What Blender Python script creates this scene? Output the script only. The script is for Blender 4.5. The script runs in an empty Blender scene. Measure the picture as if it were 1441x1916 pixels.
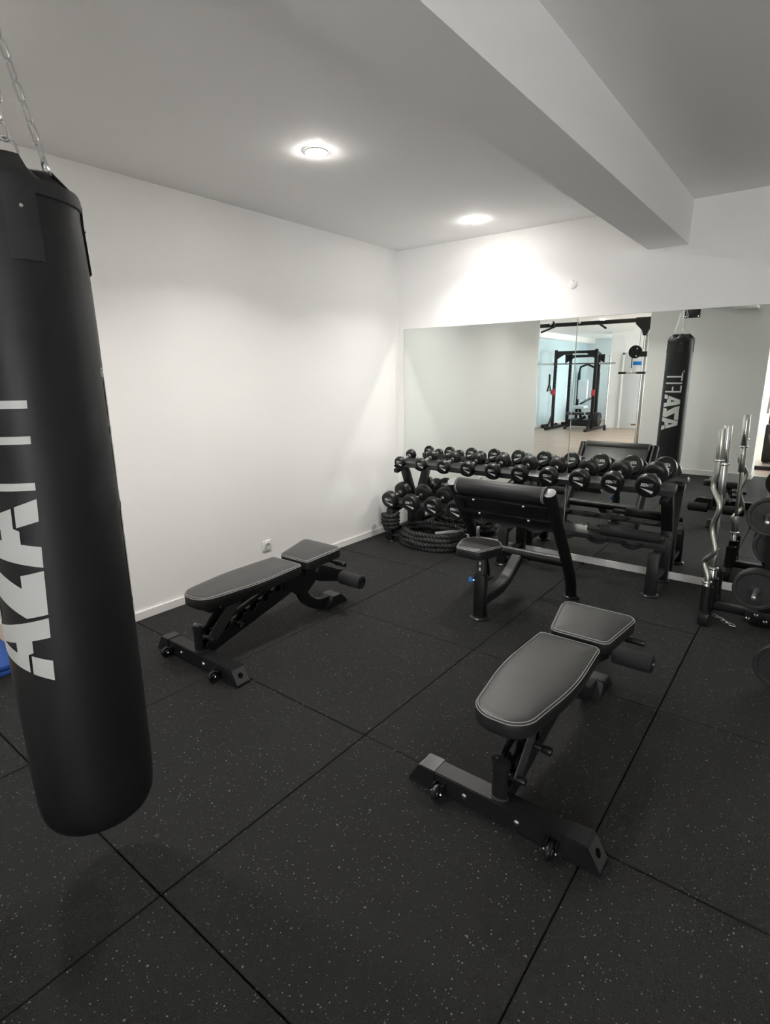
import bpy, bmesh, math, random
from math import sin, cos, pi, radians as R
from mathutils import Vector, Matrix
from mathutils.geometry import tessellate_polygon

random.seed(7)
sc = bpy.context.scene
C = sc.collection

# ------------------------------------------------------------------ camera
F_PX, YAW, PITCH, ROLL = 1038.70, -0.661999, -0.241402, -0.0097151
CAM = Vector((3.40964, -4.60990, 1.572))
fw = Vector((sin(YAW) * cos(PITCH), cos(YAW) * cos(PITCH), sin(PITCH)))
r0 = Vector((cos(YAW), -sin(YAW), 0))
u0 = r0.cross(fw)
rt = cos(ROLL) * r0 + sin(ROLL) * u0
up = -sin(ROLL) * r0 + cos(ROLL) * u0
cam_d = bpy.data.cameras.new('camera')
cam_d.sensor_fit = 'HORIZONTAL'
cam_d.sensor_width = 36.0
cam_d.lens = F_PX / 1441.0 * 36.0
cam_d.clip_start = 0.02
cam_d.clip_end = 100
cam = bpy.data.objects.new('camera', cam_d)
C.objects.link(cam)
cam.matrix_world = Matrix(((rt.x, up.x, -fw.x, CAM.x), (rt.y, up.y, -fw.y, CAM.y),
                           (rt.z, up.z, -fw.z, CAM.z), (0, 0, 0, 1)))
sc.camera = cam

# ------------------------------------------------------------------ world, exposure
world = bpy.data.worlds.new('world')
sc.world = world
world.use_nodes = True
bg = world.node_tree.nodes['Background']
bg.inputs['Color'].default_value = (0.93, 0.97, 1.0, 1)
bg.inputs['Strength'].default_value = 16.5
sc.view_settings.view_transform = 'Standard'
sc.view_settings.look = 'None'
sc.view_settings.gamma = 1.0
sc.view_settings.use_curve_mapping = False
sc.view_settings.exposure = 0.40
sc.cycles.max_bounces = 10
sc.cycles.diffuse_bounces = 6
sc.cycles.glossy_bounces = 6
sc.cycles.caustics_reflective = True
sc.cycles.blur_glossy = 0.0
sc.cycles.use_guiding = True
sc.cycles.use_surface_guiding = True
sc.cycles.sample_clamp_indirect = 150.0
sc.cycles.use_denoising = True

LAMP_W = 12.4          # power of each ceiling downlight
LAMP_COL = (1.0, 0.955, 0.90)


# ------------------------------------------------------------------ materials
def mat(name, col, rough=0.5, metal=0.0, spec=0.5, bump=0.0, bscale=200.0, var=0.0, coat=0.0):
    m = bpy.data.materials.new(name)
    m.use_nodes = True
    nt = m.node_tree
    b = nt.nodes['Principled BSDF']
    b.inputs['Base Color'].default_value = (*col, 1)
    b.inputs['Roughness'].default_value = rough
    b.inputs['Metallic'].default_value = metal
    b.inputs['Specular IOR Level'].default_value = spec
    b.inputs['Coat Weight'].default_value = coat
    if bump or var:
        tc = nt.nodes.new('ShaderNodeTexCoord')
        n = nt.nodes.new('ShaderNodeTexNoise')
        n.inputs['Scale'].default_value = bscale
        n.inputs['Detail'].default_value = 3
        nt.links.new(tc.outputs['Object'], n.inputs['Vector'])
        if bump:
            bp = nt.nodes.new('ShaderNodeBump')
            bp.inputs['Strength'].default_value = bump
            bp.inputs['Distance'].default_value = 0.002
            nt.links.new(n.outputs['Fac'], bp.inputs['Height'])
            nt.links.new(bp.outputs['Normal'], b.inputs['Normal'])
        if var:
            mx = nt.nodes.new('ShaderNodeMix')
            mx.data_type = 'RGBA'
            mx.inputs['A'].default_value = (*[c * (1 - var) for c in col], 1)
            mx.inputs['B'].default_value = (*[min(1, c * (1 + var)) for c in col], 1)
            nt.links.new(n.outputs['Fac'], mx.inputs['Factor'])
            nt.links.new(mx.outputs['Result'], b.inputs['Base Color'])
    return m


def emit(name, col, s):
    m = bpy.data.materials.new(name)
    m.use_nodes = True
    b = m.node_tree.nodes['Principled BSDF']
    b.inputs['Base Color'].default_value = (0.9, 0.9, 0.9, 1)
    b.inputs['Emission Color'].default_value = (*col, 1)
    b.inputs['Emission Strength'].default_value = s
    return m


def rubber_floor():
    m = mat('speckled_rubber', (0.02, 0.02, 0.02), 0.66, spec=0.33)
    nt = m.node_tree
    b = nt.nodes['Principled BSDF']
    L = nt.links.new
    g = nt.nodes.new('ShaderNodeNewGeometry')

    def math_(op, a, bb=None):
        n = nt.nodes.new('ShaderNodeMath')
        n.operation = op
        for i, v in enumerate((a, bb)):
            if v is None:
                continue
            if isinstance(v, (int, float)):
                n.inputs[i].default_value = v
            else:
                L(v, n.inputs[i])
        return n.outputs[0]

    def layer(scale, keep, r_min, r_rng):
        nz = nt.nodes.new('ShaderNodeTexNoise')
        nz.inputs['Scale'].default_value = 190
        L(g.outputs['Position'], nz.inputs['Vector'])
        vm = nt.nodes.new('ShaderNodeVectorMath')
        vm.operation = 'MULTIPLY_ADD'
        L(nz.outputs['Color'], vm.inputs[0])
        vm.inputs[1].default_value = (0.006, 0.006, 0)
        L(g.outputs['Position'], vm.inputs[2])
        v = nt.nodes.new('ShaderNodeTexVoronoi')
        v.voronoi_dimensions = '2D'
        v.inputs['Scale'].default_value = scale
        L(vm.outputs[0], v.inputs['Vector'])
        s = nt.nodes.new('ShaderNodeSeparateColor')
        L(v.outputs['Color'], s.inputs[0])
        rad = math_('MULTIPLY_ADD', s.outputs[1], r_rng)
        rad.node.inputs[2].default_value = r_min
        inside = math_('LESS_THAN', v.outputs['Distance'], rad)
        chosen = math_('GREATER_THAN', s.outputs[0], 1 - keep)
        return math_('MULTIPLY', inside, chosen), s.outputs[2]

    f1, c1 = layer(38, 0.16, 0.03, 0.10)
    f2, c2 = layer(95, 0.14, 0.08, 0.15)
    big = nt.nodes.new('ShaderNodeTexNoise')
    big.inputs['Scale'].default_value = 260
    big.inputs['Detail'].default_value = 4
    L(g.outputs['Position'], big.inputs['Vector'])
    base = nt.nodes.new('ShaderNodeMix')
    base.data_type = 'RGBA'
    base.inputs['A'].default_value = (0.021, 0.0212, 0.0207, 1)
    base.inputs['B'].default_value = (0.052, 0.0524, 0.051, 1)
    L(big.outputs['Fac'], base.inputs['Factor'])
    cur = base.outputs['Result']
    for f, c in ((f1, c1), (f2, c2)):
        col = nt.nodes.new('ShaderNodeMix')
        col.data_type = 'RGBA'
        col.inputs['A'].default_value = (0.07, 0.07, 0.068, 1)
        col.inputs['B'].default_value = (0.46, 0.46, 0.44, 1)
        L(c, col.inputs['Factor'])
        mx = nt.nodes.new('ShaderNodeMix')
        mx.data_type = 'RGBA'
        L(f, mx.inputs['Factor'])
        L(cur, mx.inputs['A'])
        L(col.outputs['Result'], mx.inputs['B'])
        cur = mx.outputs['Result']
    L(cur, b.inputs['Base Color'])
    bp = nt.nodes.new('ShaderNodeBump')
    bp.inputs['Strength'].default_value = 16.5
    bp.inputs['Distance'].default_value = 0.002
    L(big.outputs['Fac'], bp.inputs['Height'])
    L(bp.outputs['Normal'], b.inputs['Normal'])
    return m


def wood_floor():
    m = mat('oak_planks', (0.4, 0.28, 0.19), 0.38, spec=0.5)
    nt = m.node_tree
    b = nt.nodes['Principled BSDF']
    L = nt.links.new
    g = nt.nodes.new('ShaderNodeNewGeometry')
    br = nt.nodes.new('ShaderNodeTexBrick')
    br.inputs['Color1'].default_value = (0.44, 0.345, 0.275, 1)
    br.inputs['Color2'].default_value = (0.37, 0.285, 0.225, 1)
    br.inputs['Mortar'].default_value = (0.12, 0.08, 0.05, 1)
    br.inputs['Scale'].default_value = 1.0
    br.inputs['Mortar Size'].default_value = 0.003
    br.inputs['Brick Width'].default_value = 1.3
    br.inputs['Row Height'].default_value = 0.19
    L(g.outputs['Position'], br.inputs['Vector'])
    L(br.outputs['Color'], b.inputs['Base Color'])
    return m


M = {}
M['wall'] = mat('white_wall_paint', (0.88, 0.874, 0.862), 0.62, spec=0.3, bump=0.06, bscale=90)
M['daylit_wall'] = mat('daylight_tinted_wall', (0.64, 0.79, 0.83), 0.6, spec=0.3)  # white wall with the cool daylight on it put into the colour
M['daylit_end_wall'] = mat('faint_daylight_tinted_wall', (0.76, 0.84, 0.86), 0.6, spec=0.3)  # weaker daylight tint put into the colour of the recess end
M['ceiling'] = mat('white_ceiling_paint', (0.94, 0.94, 0.935), 0.75, spec=0.2)
M['trim'] = mat('white_gloss_trim', (0.80, 0.79, 0.77), 0.35)
M['concrete'] = mat('screed', (0.02, 0.02, 0.02), 0.9)
M['rubber'] = rubber_floor()
M['oak'] = wood_floor()
M['mirror'] = mat('mirror_silver', (0.80, 0.835, 0.805), 0.0, 1.0)
M['mirror_edge'] = mat('mirror_glass_edge', (0.30, 0.36, 0.33), 0.2)
M['black'] = mat('black_powder_coat', (0.0065, 0.0065, 0.0072), 0.40, spec=0.4, bump=0.15, bscale=500)
M['black_gloss'] = mat('black_plastic', (0.008, 0.008, 0.009), 0.3)
M['tray'] = mat('grey_black_tray', (0.032, 0.032, 0.0325), 0.36, spec=0.6)
M['steel_grey'] = mat('grey_plate', (0.035, 0.035, 0.036), 0.45)
M['vinyl'] = mat('bag_vinyl', (0.0065, 0.0065, 0.0082), 0.48, spec=0.40, bump=0.12, bscale=260)
M['strap'] = mat('bag_webbing', (0.016, 0.016, 0.018), 0.6, bump=0.3, bscale=700)
M['leather'] = mat('pad_upholstery', (0.030, 0.030, 0.030), 0.38, spec=0.6, bump=0.25, bscale=420)
M['leather_side'] = mat('pad_side_upholstery', (0.011, 0.011, 0.0115), 0.48, bump=0.2, bscale=420)
M['stitch'] = mat('grey_stitching', (0.33, 0.33, 0.32), 0.7)
M['foam'] = mat('black_foam', (0.016, 0.016, 0.017), 0.75, spec=0.35, bump=0.5, bscale=350)
M['dumbbell'] = mat('dumbbell_rubber', (0.0085, 0.0085, 0.009), 0.36, spec=0.5)
M['dumbbell_face'] = mat('dumbbell_face', (0.007, 0.007, 0.0072), 0.5)
M['plate'] = mat('weight_plate_rubber', (0.012, 0.012, 0.0125), 0.5, bump=0.2, bscale=300)
M['chrome'] = mat('chrome', (0.80, 0.80, 0.80), 0.12, 1.0)
M['satin'] = mat('satin_steel', (0.55, 0.55, 0.54), 0.3, 1.0)
M['nickel'] = mat('dull_nickel', (0.50, 0.51, 0.46), 0.34, 1.0)
M['zinc'] = mat('zinc_chain', (0.62, 0.63, 0.63), 0.28, 1.0)
M['print'] = mat('white_print', (0.62, 0.64, 0.62), 0.5)
M['cap_grey'] = mat('grey_tube_cap', (0.28, 0.28, 0.28), 0.4)
M['white'] = mat('white_plastic', (0.80, 0.80, 0.78), 0.35)
M['socket_grey'] = mat('socket_insert', (0.55, 0.55, 0.54), 0.4)
M['socket_dark'] = mat('socket_contact', (0.15, 0.15, 0.15), 0.5)
M['hole'] = mat('hole_shade', (0.002, 0.002, 0.002), 0.9, spec=0.1)
M['blue'] = mat('blue_plastic', (0.012, 0.16, 0.50), 0.4)
M['blue_mat'] = mat('blue_foam', (0.010, 0.06, 0.27), 0.7)
M['red'] = mat('red_plastic', (0.55, 0.03, 0.04), 0.4)
M['rope'] = mat('black_rope', (0.009, 0.009, 0.0095), 0.6, bump=0.4, bscale=600)
M['rope_grip'] = mat('grey_rope_sleeve', (0.20, 0.20, 0.20), 0.5)
M['machine_white'] = mat('white_machine_shroud', (0.75, 0.80, 0.82), 0.4)
M['door'] = mat('grey_white_door', (0.66, 0.68, 0.68), 0.5)
M['brass'] = mat('brass_vent', (0.30, 0.24, 0.12), 0.4, 0.8)
M['grip'] = mat('black_grip', (0.012, 0.012, 0.012), 0.6)
M['lens'] = emit('downlight_lens', (1.0, 0.96, 0.91), 205.0)
M['glass'] = mat('window_glass', (1, 1, 1), 0.0)
_b = M['glass'].node_tree.nodes['Principled BSDF']
_b.inputs['Transmission Weight'].default_value = 1.0
_b.inputs['IOR'].default_value = 1.05


# ------------------------------------------------------------------ mesh helpers
class MB:
    def __init__(s):
        s.bm = bmesh.new()

    def add(s, bm, mtx=None):
        if mtx is not None:
            bmesh.ops.transform(bm, matrix=mtx, verts=bm.verts)
        me = bpy.data.meshes.new('tmp')
        bm.to_mesh(me)
        bm.free()
        s.bm.from_mesh(me)
        bpy.data.meshes.remove(me)
        return s

    def box(s, c, d, bev=0.0, seg=2, mtx=None):
        bm = bmesh.new()
        bmesh.ops.create_cube(bm, size=1.0)
        bmesh.ops.scale(bm, vec=Vector(d), verts=bm.verts)
        if bev:
            bmesh.ops.bevel(bm, geom=list(bm.edges), offset=bev, segments=seg, affect='EDGES', profile=0.5)
        t = Matrix.Translation(Vector(c))
        return s.add(bm, (mtx @ t) if mtx is not None else t)

    def beam(s, a, b, w, h, bev=0.003, upv=(0, 0, 1)):
        """rectangular bar from a to b, w across, h along upv"""
        a, b = Vector(a), Vector(b)
        z = (b - a)
        ln = z.length
        z.normalize()
        x = z.cross(Vector(upv))
        if x.length < 1e-4:
            x = Vector((1, 0, 0))
        x.normalize()
        y = x.cross(z)
        m = Matrix(((x.x, y.x, z.x, 0), (x.y, y.y, z.y, 0), (x.z, y.z, z.z, 0), (0, 0, 0, 1)))
        m = Matrix.Translation((a + b) / 2) @ m
        return s.box((0, 0, 0), (w, h, ln), bev, mtx=m)

    def cyl(s, a, b, r, r2=None, seg=20, bev=0.0):
        a, b = Vector(a), Vector(b)
        d = b - a
        ln = d.length
        r2 = r if r2 is None else r2
        if bev:
            prof = [(0, 0), (r - bev, 0), (r - bev * .3, bev * .3), (r, bev), (r2, ln - bev), (r2 - bev * .3, ln - bev * .3), (r2 - bev, ln), (0, ln)]
        else:
            prof = [(0, 0), (r, 0), (r2, ln), (0, ln)]
        q = d.to_track_quat('Z', 'Y').to_matrix().to_4x4()
        return s.lathe(prof, seg, Matrix.Translation(a) @ q)

    def lathe(s, prof, seg=24, mtx=None):
        bm = bmesh.new()
        rings = []
        for r, z in prof:
            if r < 1e-6:
                rings.append([bm.verts.new((0, 0, z))])
            else:
                rings.append([bm.verts.new((r * cos(2 * pi * i / seg), r * sin(2 * pi * i / seg), z)) for i in range(seg)])
        for A, B in zip(rings[:-1], rings[1:]):
            for i in range(seg):
                j = (i + 1) % seg
                if len(A) == 1 and len(B) == 1:
                    continue
                if len(A) == 1:
                    bm.faces.new((A[0], B[j], B[i]))
                elif len(B) == 1:
                    bm.faces.new((A[i], A[j], B[0]))
                else:
                    bm.faces.new((A[i], A[j], B[j], B[i]))
        bmesh.ops.recalc_face_normals(bm, faces=bm.faces)
        return s.add(bm, mtx)

    def tube(s, path, r, seg=12, closed=False, rfun=None):
        pts = [Vector(p) for p in path]
        n = len(pts)
        bm = bmesh.new()
        rings = []
        prev = None
        for i, p in enumerate(pts):
            if closed:
                t = pts[(i + 1) % n] - pts[i - 1]
            else:
                t = pts[min(i + 1, n - 1)] - pts[max(i - 1, 0)]
            t.normalize()
            if prev is None:
                a = Vector((0, 0, 1)) if abs(t.z) < .9 else Vector((1, 0, 0))
                x = t.cross(a).normalized()
            else:
                x = (prev - t * prev.dot(t)).normalized()
            prev = x
            y = t.cross(x)
            ring = []
            for k in range(seg):
                th = 2 * pi * k / seg
                rr = rfun(i, th) if rfun else (r[i] if isinstance(r, (list, tuple)) else r)
                ring.append(bm.verts.new(p + rr * (cos(th) * x + sin(th) * y)))
            rings.append(ring)
        lim = n if closed else n - 1
        for i in range(lim):
            A, B = rings[i], rings[(i + 1) % n]
            for k in range(seg):
                j = (k + 1) % seg
                bm.faces.new((A[k], A[j], B[j], B[k]))
        if not closed:
            bm.faces.new(rings[0][::-1])
            bm.faces.new(rings[-1])
        bmesh.ops.recalc_face_normals(bm, faces=bm.faces)
        return s.add(bm)

    def prism(s, poly, h0, h1, mtx=None, bev=0.0, holes=()):
        """polygon in local XY extruded z from h0 to h1"""
        bm = bmesh.new()
        loops = [list(poly)] + [list(h) for h in holes]
        flat = [p for l in loops for p in l]
        lo = [bm.verts.new((x, y, h0)) for x, y in flat]
        hi = [bm.verts.new((x, y, h1)) for x, y in flat]
        if holes:
            for tri in tessellate_polygon([[Vector((x, y, 0)) for x, y in l] for l in loops]):
                bm.faces.new([lo[i] for i in tri])
                bm.faces.new([hi[i] for i in reversed(tri)])
        else:
            bm.faces.new(lo[::-1])
            bm.faces.new(hi)
        k = 0
        for l in loops:
            n = len(l)
            for i in range(n):
                a, b2 = k + i, k + (i + 1) % n
                bm.faces.new((lo[a], lo[b2], hi[b2], hi[a]))
            k += n
        bmesh.ops.recalc_face_normals(bm, faces=bm.faces)
        if bev:
            bmesh.ops.bevel(bm, geom=[e for e in bm.edges if e.calc_face_angle(0) > 0.7], offset=bev, segments=2, affect='EDGES')
        return s.add(bm, mtx)

    def build(s, name, m, parent=None, angle=40):
        me = bpy.data.meshes.new(name)
        s.bm.to_mesh(me)
        s.bm.free()
        for p in me.polygons:
            p.use_smooth = True
        me.set_sharp_from_angle(angle=R(angle))
        me.materials.append(m)
        o = bpy.data.objects.new(name, me)
        C.objects.link(o)
        if parent is not None:
            o.parent = parent
        return o


def tag(o, label, cat, group=None):
    o['label'] = label
    o['category'] = cat
    if group:
        o['group'] = group
    return o


def thing(name, label, cat, loc=(0, 0, 0), rotz=0.0, group=None):
    o = bpy.data.objects.new(name, None)
    o.empty_display_size = 0.1
    C.objects.link(o)
    o.location = loc
    o.rotation_euler = (0, 0, rotz)
    return tag(o, label, cat, group)


def struct(o):
    o['kind'] = 'structure'
    return o


def copy_part(o, parent):
    c = o.copy()
    C.objects.link(c)
    c.parent = parent
    for g in o.children:
        copy_part(g, c)
    return c


def copy_thing(src, loc, label):
    c = src.copy()
    C.objects.link(c)
    c.location = loc
    c['label'] = label
    for ch in src.children:
        copy_part(ch, c)
    return c


AX_X = Matrix(((0, 0, 1, 0), (1, 0, 0, 0), (0, 1, 0, 0), (0, 0, 0, 1)))   # local (x,y,z) -> world (y, z, x): profile in YZ plane, extruded along X
AX_Y = Matrix(((1, 0, 0, 0), (0, 0, -1, 0), (0, 1, 0, 0), (0, 0, 0, 1)))  # profile in XZ plane


# ------------------------------------------------------------------ the room
H = 2.72
BY = -5.25           # wall behind the punching bag
LE = -3.49           # end of the left wall


def wall_box(name, a, b, m='wall', parent=None):
    mb = MB()
    c = [(p + q) / 2 for p, q in zip(a, b)]
    d = [abs(q - p) for p, q in zip(a, b)]
    mb.box(c, d)
    o = mb.build(name, M[m], parent)
    return struct(o) if parent is None else o


floor = wall_box('floor', (-3.45, -15.6, -0.14), (5.75, 0.15, -0.02), 'concrete')
wood = wall_box('floor', (-3.3, -15.5, -0.02), (5.6, -5.62, -0.001), 'oak')
wood_b = wall_box('floor', (-3.3, -5.62, -0.02), (-0.008, LE, -0.001), 'oak')

xs = [0.0, 0.985, 1.985, 2.985, 3.985, 4.985, 5.6]
ys = [0.0, -0.95, -1.948, -2.945, -3.942, -4.94, -5.6]
tile_mesh = {}
for i in range(6):
    for j in range(6):
        w, d = round(xs[i + 1] - xs[i], 3), round(ys[j] - ys[j + 1], 3)
        key = (w, d)
        if key not in tile_mesh:
            mb = MB()
            mb.box((0, 0, -0.01), (w - 0.005, d - 0.005, 0.02), 0.0022, 1)
            t = mb.build('rubber_tile', M['rubber'], floor)
            tile_mesh[key] = t.data
        else:
            t = bpy.data.objects.new('rubber_tile', tile_mesh[key])
            C.objects.link(t)
            t.parent = floor
        t.location = ((xs[i] + xs[i + 1]) / 2 + random.uniform(-.001, .001), (ys[j] + ys[j + 1]) / 2 + random.uniform(-.001, .001), random.uniform(-0.0012, 0))
        t.rotation_euler = (random.uniform(-.0008, .0008), random.uniform(-.0008, .0008), random.uniform(-.0012, .0012))

wall_box('ceiling', (-3.45, -15.6, H), (5.75, 0.15, H + 0.15), 'ceiling')
wall_box('wall_back', (-0.15, 0.0, -0.14), (5.75, 0.15, H))
wall_box('wall_left', (-0.15, LE, -0.02), (0.0, 0.0, H))
wall_box('wall_left_return', (-3.45, LE, -0.02), (-0.15, LE + 0.15, H))
wall_box('wall_training_left', (-3.45, -15.6, -0.02), (-3.3, LE, H), 'daylit_wall')
wall_box('wall_front', (1.08, BY - 0.40, -0.02), (2.70, BY, H))
wall_box('trim_ceiling_beam', (2.254, BY, 2.435), (2.52, 0.0, H), 'ceiling')
wall_box('trim_training_soffit', (-3.3, -15.5, 2.56), (-3.05, LE, H), 'ceiling')
wall_box('trim_threshold', (2.70, -5.635, -0.002), (5.6, -5.600, 0.006), 'trim')
# right wall of the training room, with an opening for the added fill window
WY0, WY1, WZ0, WZ1 = -11.8, -8.2, 0.3, 2.45
wall_box('wall_right', (5.6, WY1, -0.02), (5.75, 0.0, H))
wall_box('wall_right', (5.6, -12.6, -0.02), (5.75, WY0, H))
wall_box('wall_right', (5.6, WY0, -0.02), (5.75, WY1, WZ0))
wall_box('wall_right', (5.6, WY0, WZ1), (5.75, WY1, H))
# far wall with the door, and the recess beyond it
wall_box('wall_training_far', (-1.65, -12.75, -0.02), (5.75, -12.6, H))
wall_box('wall_recess_end', (-3.3, -15.6, -0.02), (-1.5, -15.5, H), 'daylit_end_wall')
RY0, RY1 = -14.5, -13.85
wall_box('wall_recess_right', (-1.65, -15.5, -0.02), (-1.5, RY0, H))
wall_box('wall_recess_right', (-1.65, RY1, -0.02), (-1.5, -12.75, H))
wall_box('wall_recess_right', (-1.65, RY0, -0.02), (-1.5, RY1, 0.5))
wall_box('wall_recess_right', (-1.65, RY0, 2.5), (-1.5, RY1, H))


def window(name, x0, x1, y0, y1, z0, z1):
    mb = MB()
    xm = (x0 + x1) / 2
    n = max(2, round((y1 - y0) / 1.2))
    mb.box((xm, (y0 + y1) / 2, z0 + .025), (.07, y1 - y0, .05))
    mb.box((xm, (y0 + y1) / 2, z1 - .025), (.07, y1 - y0, .05))
    for k in range(n + 1):
        y = y0 + (y1 - y0) * k / n
        mb.box((xm, min(max(y, y0 + .025), y1 - .025), (z0 + z1) / 2), (.07, .05, z1 - z0))
    o = struct(mb.build(name, M['trim']))
    for k in range(n):
        ya, yb = y0 + (y1 - y0) * k / n, y0 + (y1 - y0) * (k + 1) / n
        g = MB().box((xm, (ya + yb) / 2, (z0 + z1) / 2), (.006, yb - ya - .05, z1 - z0 - .1)).build('pane', M['glass'], o)
    return o


def portal(name, loc, rot, sx, sy):
    d = bpy.data.lights.new(name, 'AREA')
    d.shape = 'RECTANGLE'
    d.size, d.size_y = sx, sy
    d.cycles.is_portal = True
    o = bpy.data.objects.new(name, d)
    C.objects.link(o)
    o.location = loc
    o.rotation_euler = rot
    return o


window('fill_window_1', 5.62, 5.73, WY0, WY1, WZ0, WZ1)  # unseen window, added to fill the room with soft daylight
window('window_2', -1.63, -1.52, RY0, RY1, 0.5, 2.5)
portal('window_portal', (5.78, (WY0 + WY1) / 2, (WZ0 + WZ1) / 2), (0, R(90), 0), WZ1 - WZ0, WY1 - WY0)
portal('window_portal', (-1.47, (RY0 + RY1) / 2, 1.5), (0, R(90), 0), 2.0, RY1 - RY0)

# baseboards
BH = 0.058


def baseboard(name, a, b):
    mb = MB()
    c = [(p + q) / 2 for p, q in zip(a, b)]
    d = [abs(q - p) for p, q in zip(a, b)]
    mb.box(c, d, 0.002, 1)
    return struct(mb.build(name, M['trim']))


baseboard('baseboard_left', (0, LE, 0), (0.012, -0.012, BH))
baseboard('baseboard_back', (0.0, -0.012, 0), (5.6, 0.0, BH))
baseboard('baseboard_front', (1.08, BY, 0), (2.70, BY + 0.012, BH + .02))
baseboard('baseboard_front', (2.70, BY - 0.40, 0), (2.712, BY + 0.012, BH + .02))
baseboard('baseboard_left_return', (-3.3, LE - .012, 0), (0.012, LE, BH))
baseboard('baseboard_far', (-1.65, -12.6, 0), (-1.30, -12.588, 0.08))
baseboard('baseboard_far', (-0.33, -12.6, 0), (5.6, -12.588, 0.08))
baseboard('baseboard_training_left', (-3.3, -15.5, 0), (-3.288, LE, 0.08))
baseboard('baseboard_right', (5.588, -5.6, 0), (5.6, 0, BH))

# mirror panels on the back wall
MZ0, MZ1 = BH + 0.001, 2.004
for k, (xa, xb, lab) in enumerate(((0.080, 1.777, 'left mirror panel reaching the room corner above the white baseboard'),
                                   (1.781, 3.478, 'mirror panel behind the right half of the dumbbell rack'),
                                   (3.482, 5.18, 'mirror panel right of the weight plate tree'))):
    t = thing('wall_mirror', lab, 'mirror', (xa, 0, MZ0))
    w = xb - xa
    h = MZ1 - MZ0
    mb = MB()
    mb.box((w / 2, -0.003, h / 2), (w, 0.006, h))
    g = mb.build('glass_edge', M['mirror_edge'], t)
    mb = MB()
    bm = bmesh.new()
    e = 0.0016
    vs = [bm.verts.new(v) for v in ((e, -0.0064, e), (w - e, -0.0064, e), (w - e, -0.0064, h - e), (e, -0.0064, h - e))]
    bm.faces.new(vs)
    mb.add(bm)
    mb.build('silvered_face', M['mirror'], t)


# ------------------------------------------------------------------ ceiling downlights
def downlight(x, y, label, power=LAMP_W):
    t = thing('ceiling_downlight', label, 'ceiling light', (x, y, H))
    mb = MB()
    mb.lathe([(0.050, -0.001), (0.062, -0.001), (0.064, -0.004), (0.058, -0.008), (0.050, -0.006), (0.050, -0.001)], 32)
    mb.build('trim_ring', M['white'], t)
    mb = MB()
    mb.lathe([(0, -0.021), (0.020, -0.0205), (0.036, -0.0175), (0.046, -0.012), (0.0495, -0.005), (0.0495, -0.001), (0, -0.001)], 32)
    mb.build('lens', M['lens'], t)
    d = bpy.data.lights.new('downlight_glow', 'AREA')
    d.shape = 'DISK'
    d.size = 0.08
    d.energy = power
    d.color = LAMP_COL
    d.spread = R(130)
    o = bpy.data.objects.new('downlight_glow', d)
    C.objects.link(o)
    o.parent = t
    o.location = (0, 0, -0.0225)
    return t


downlight(1.10, -0.50, 'round ceiling downlight nearest the mirror wall, above its bright scallop', LAMP_W * 0.85)
downlight(1.118, -2.227, 'round ceiling downlight in the middle of the left ceiling bay')
downlight(1.11, -3.955, 'round ceiling downlight above the punching bag side of the room')
downlight(4.60, -2.20, 'round ceiling downlight in the right ceiling bay', LAMP_W * 0.2)
downlight(-0.655, -8.41, 'round ceiling downlight reflected over the cable station beam')
downlight(2.2, -8.41, 'round ceiling downlight over the far training room floor')
downlight(2.2, -11.2, 'round ceiling downlight before the far training room wall')

# ------------------------------------------------------------------ wall fittings
t = thing('wall_socket', 'white wall socket low on the left wall behind the left bench', 'socket', (0, -1.80, 0.24))
MB().box((0.005, 0, 0), (0.010, 0.083, 0.083), 0.003).build('cover_frame', M['white'], t)
mb = MB()
mb.lathe([(0.0, 0.0104), (0.0195, 0.0104), (0.0205, 0.0145), (0.0240, 0.0145), (0.0255, 0.010), (0.0255, 0.002)], 28, AX_X)
mb.build('socket_well', M['socket_grey'], t)
for dy in (-0.0095, 0.0095):
    MB().cyl((0.0104, dy, 0), (0.0112, dy, 0), 0.0032, seg=10).build('contact_hole', M['socket_dark'], t)
t = thing('blank_cover', 'round white blank cover on the wall above the mirror', 'wall cover', (1.717, 0, 2.255))
mb = MB()
mb.lathe([(0.034, 0.0), (0.034, 0.004), (0.031, 0.006), (0, 0.0065)], 28, Matrix.Rotation(R(90), 4, 'X'))
mb.build('cover_disc', M['wall'], t)
MB().box((0.004, -0.007, 0.026), (0.005, 0.002, 0.006)).build('notch', M['socket_dark'], t)


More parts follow.
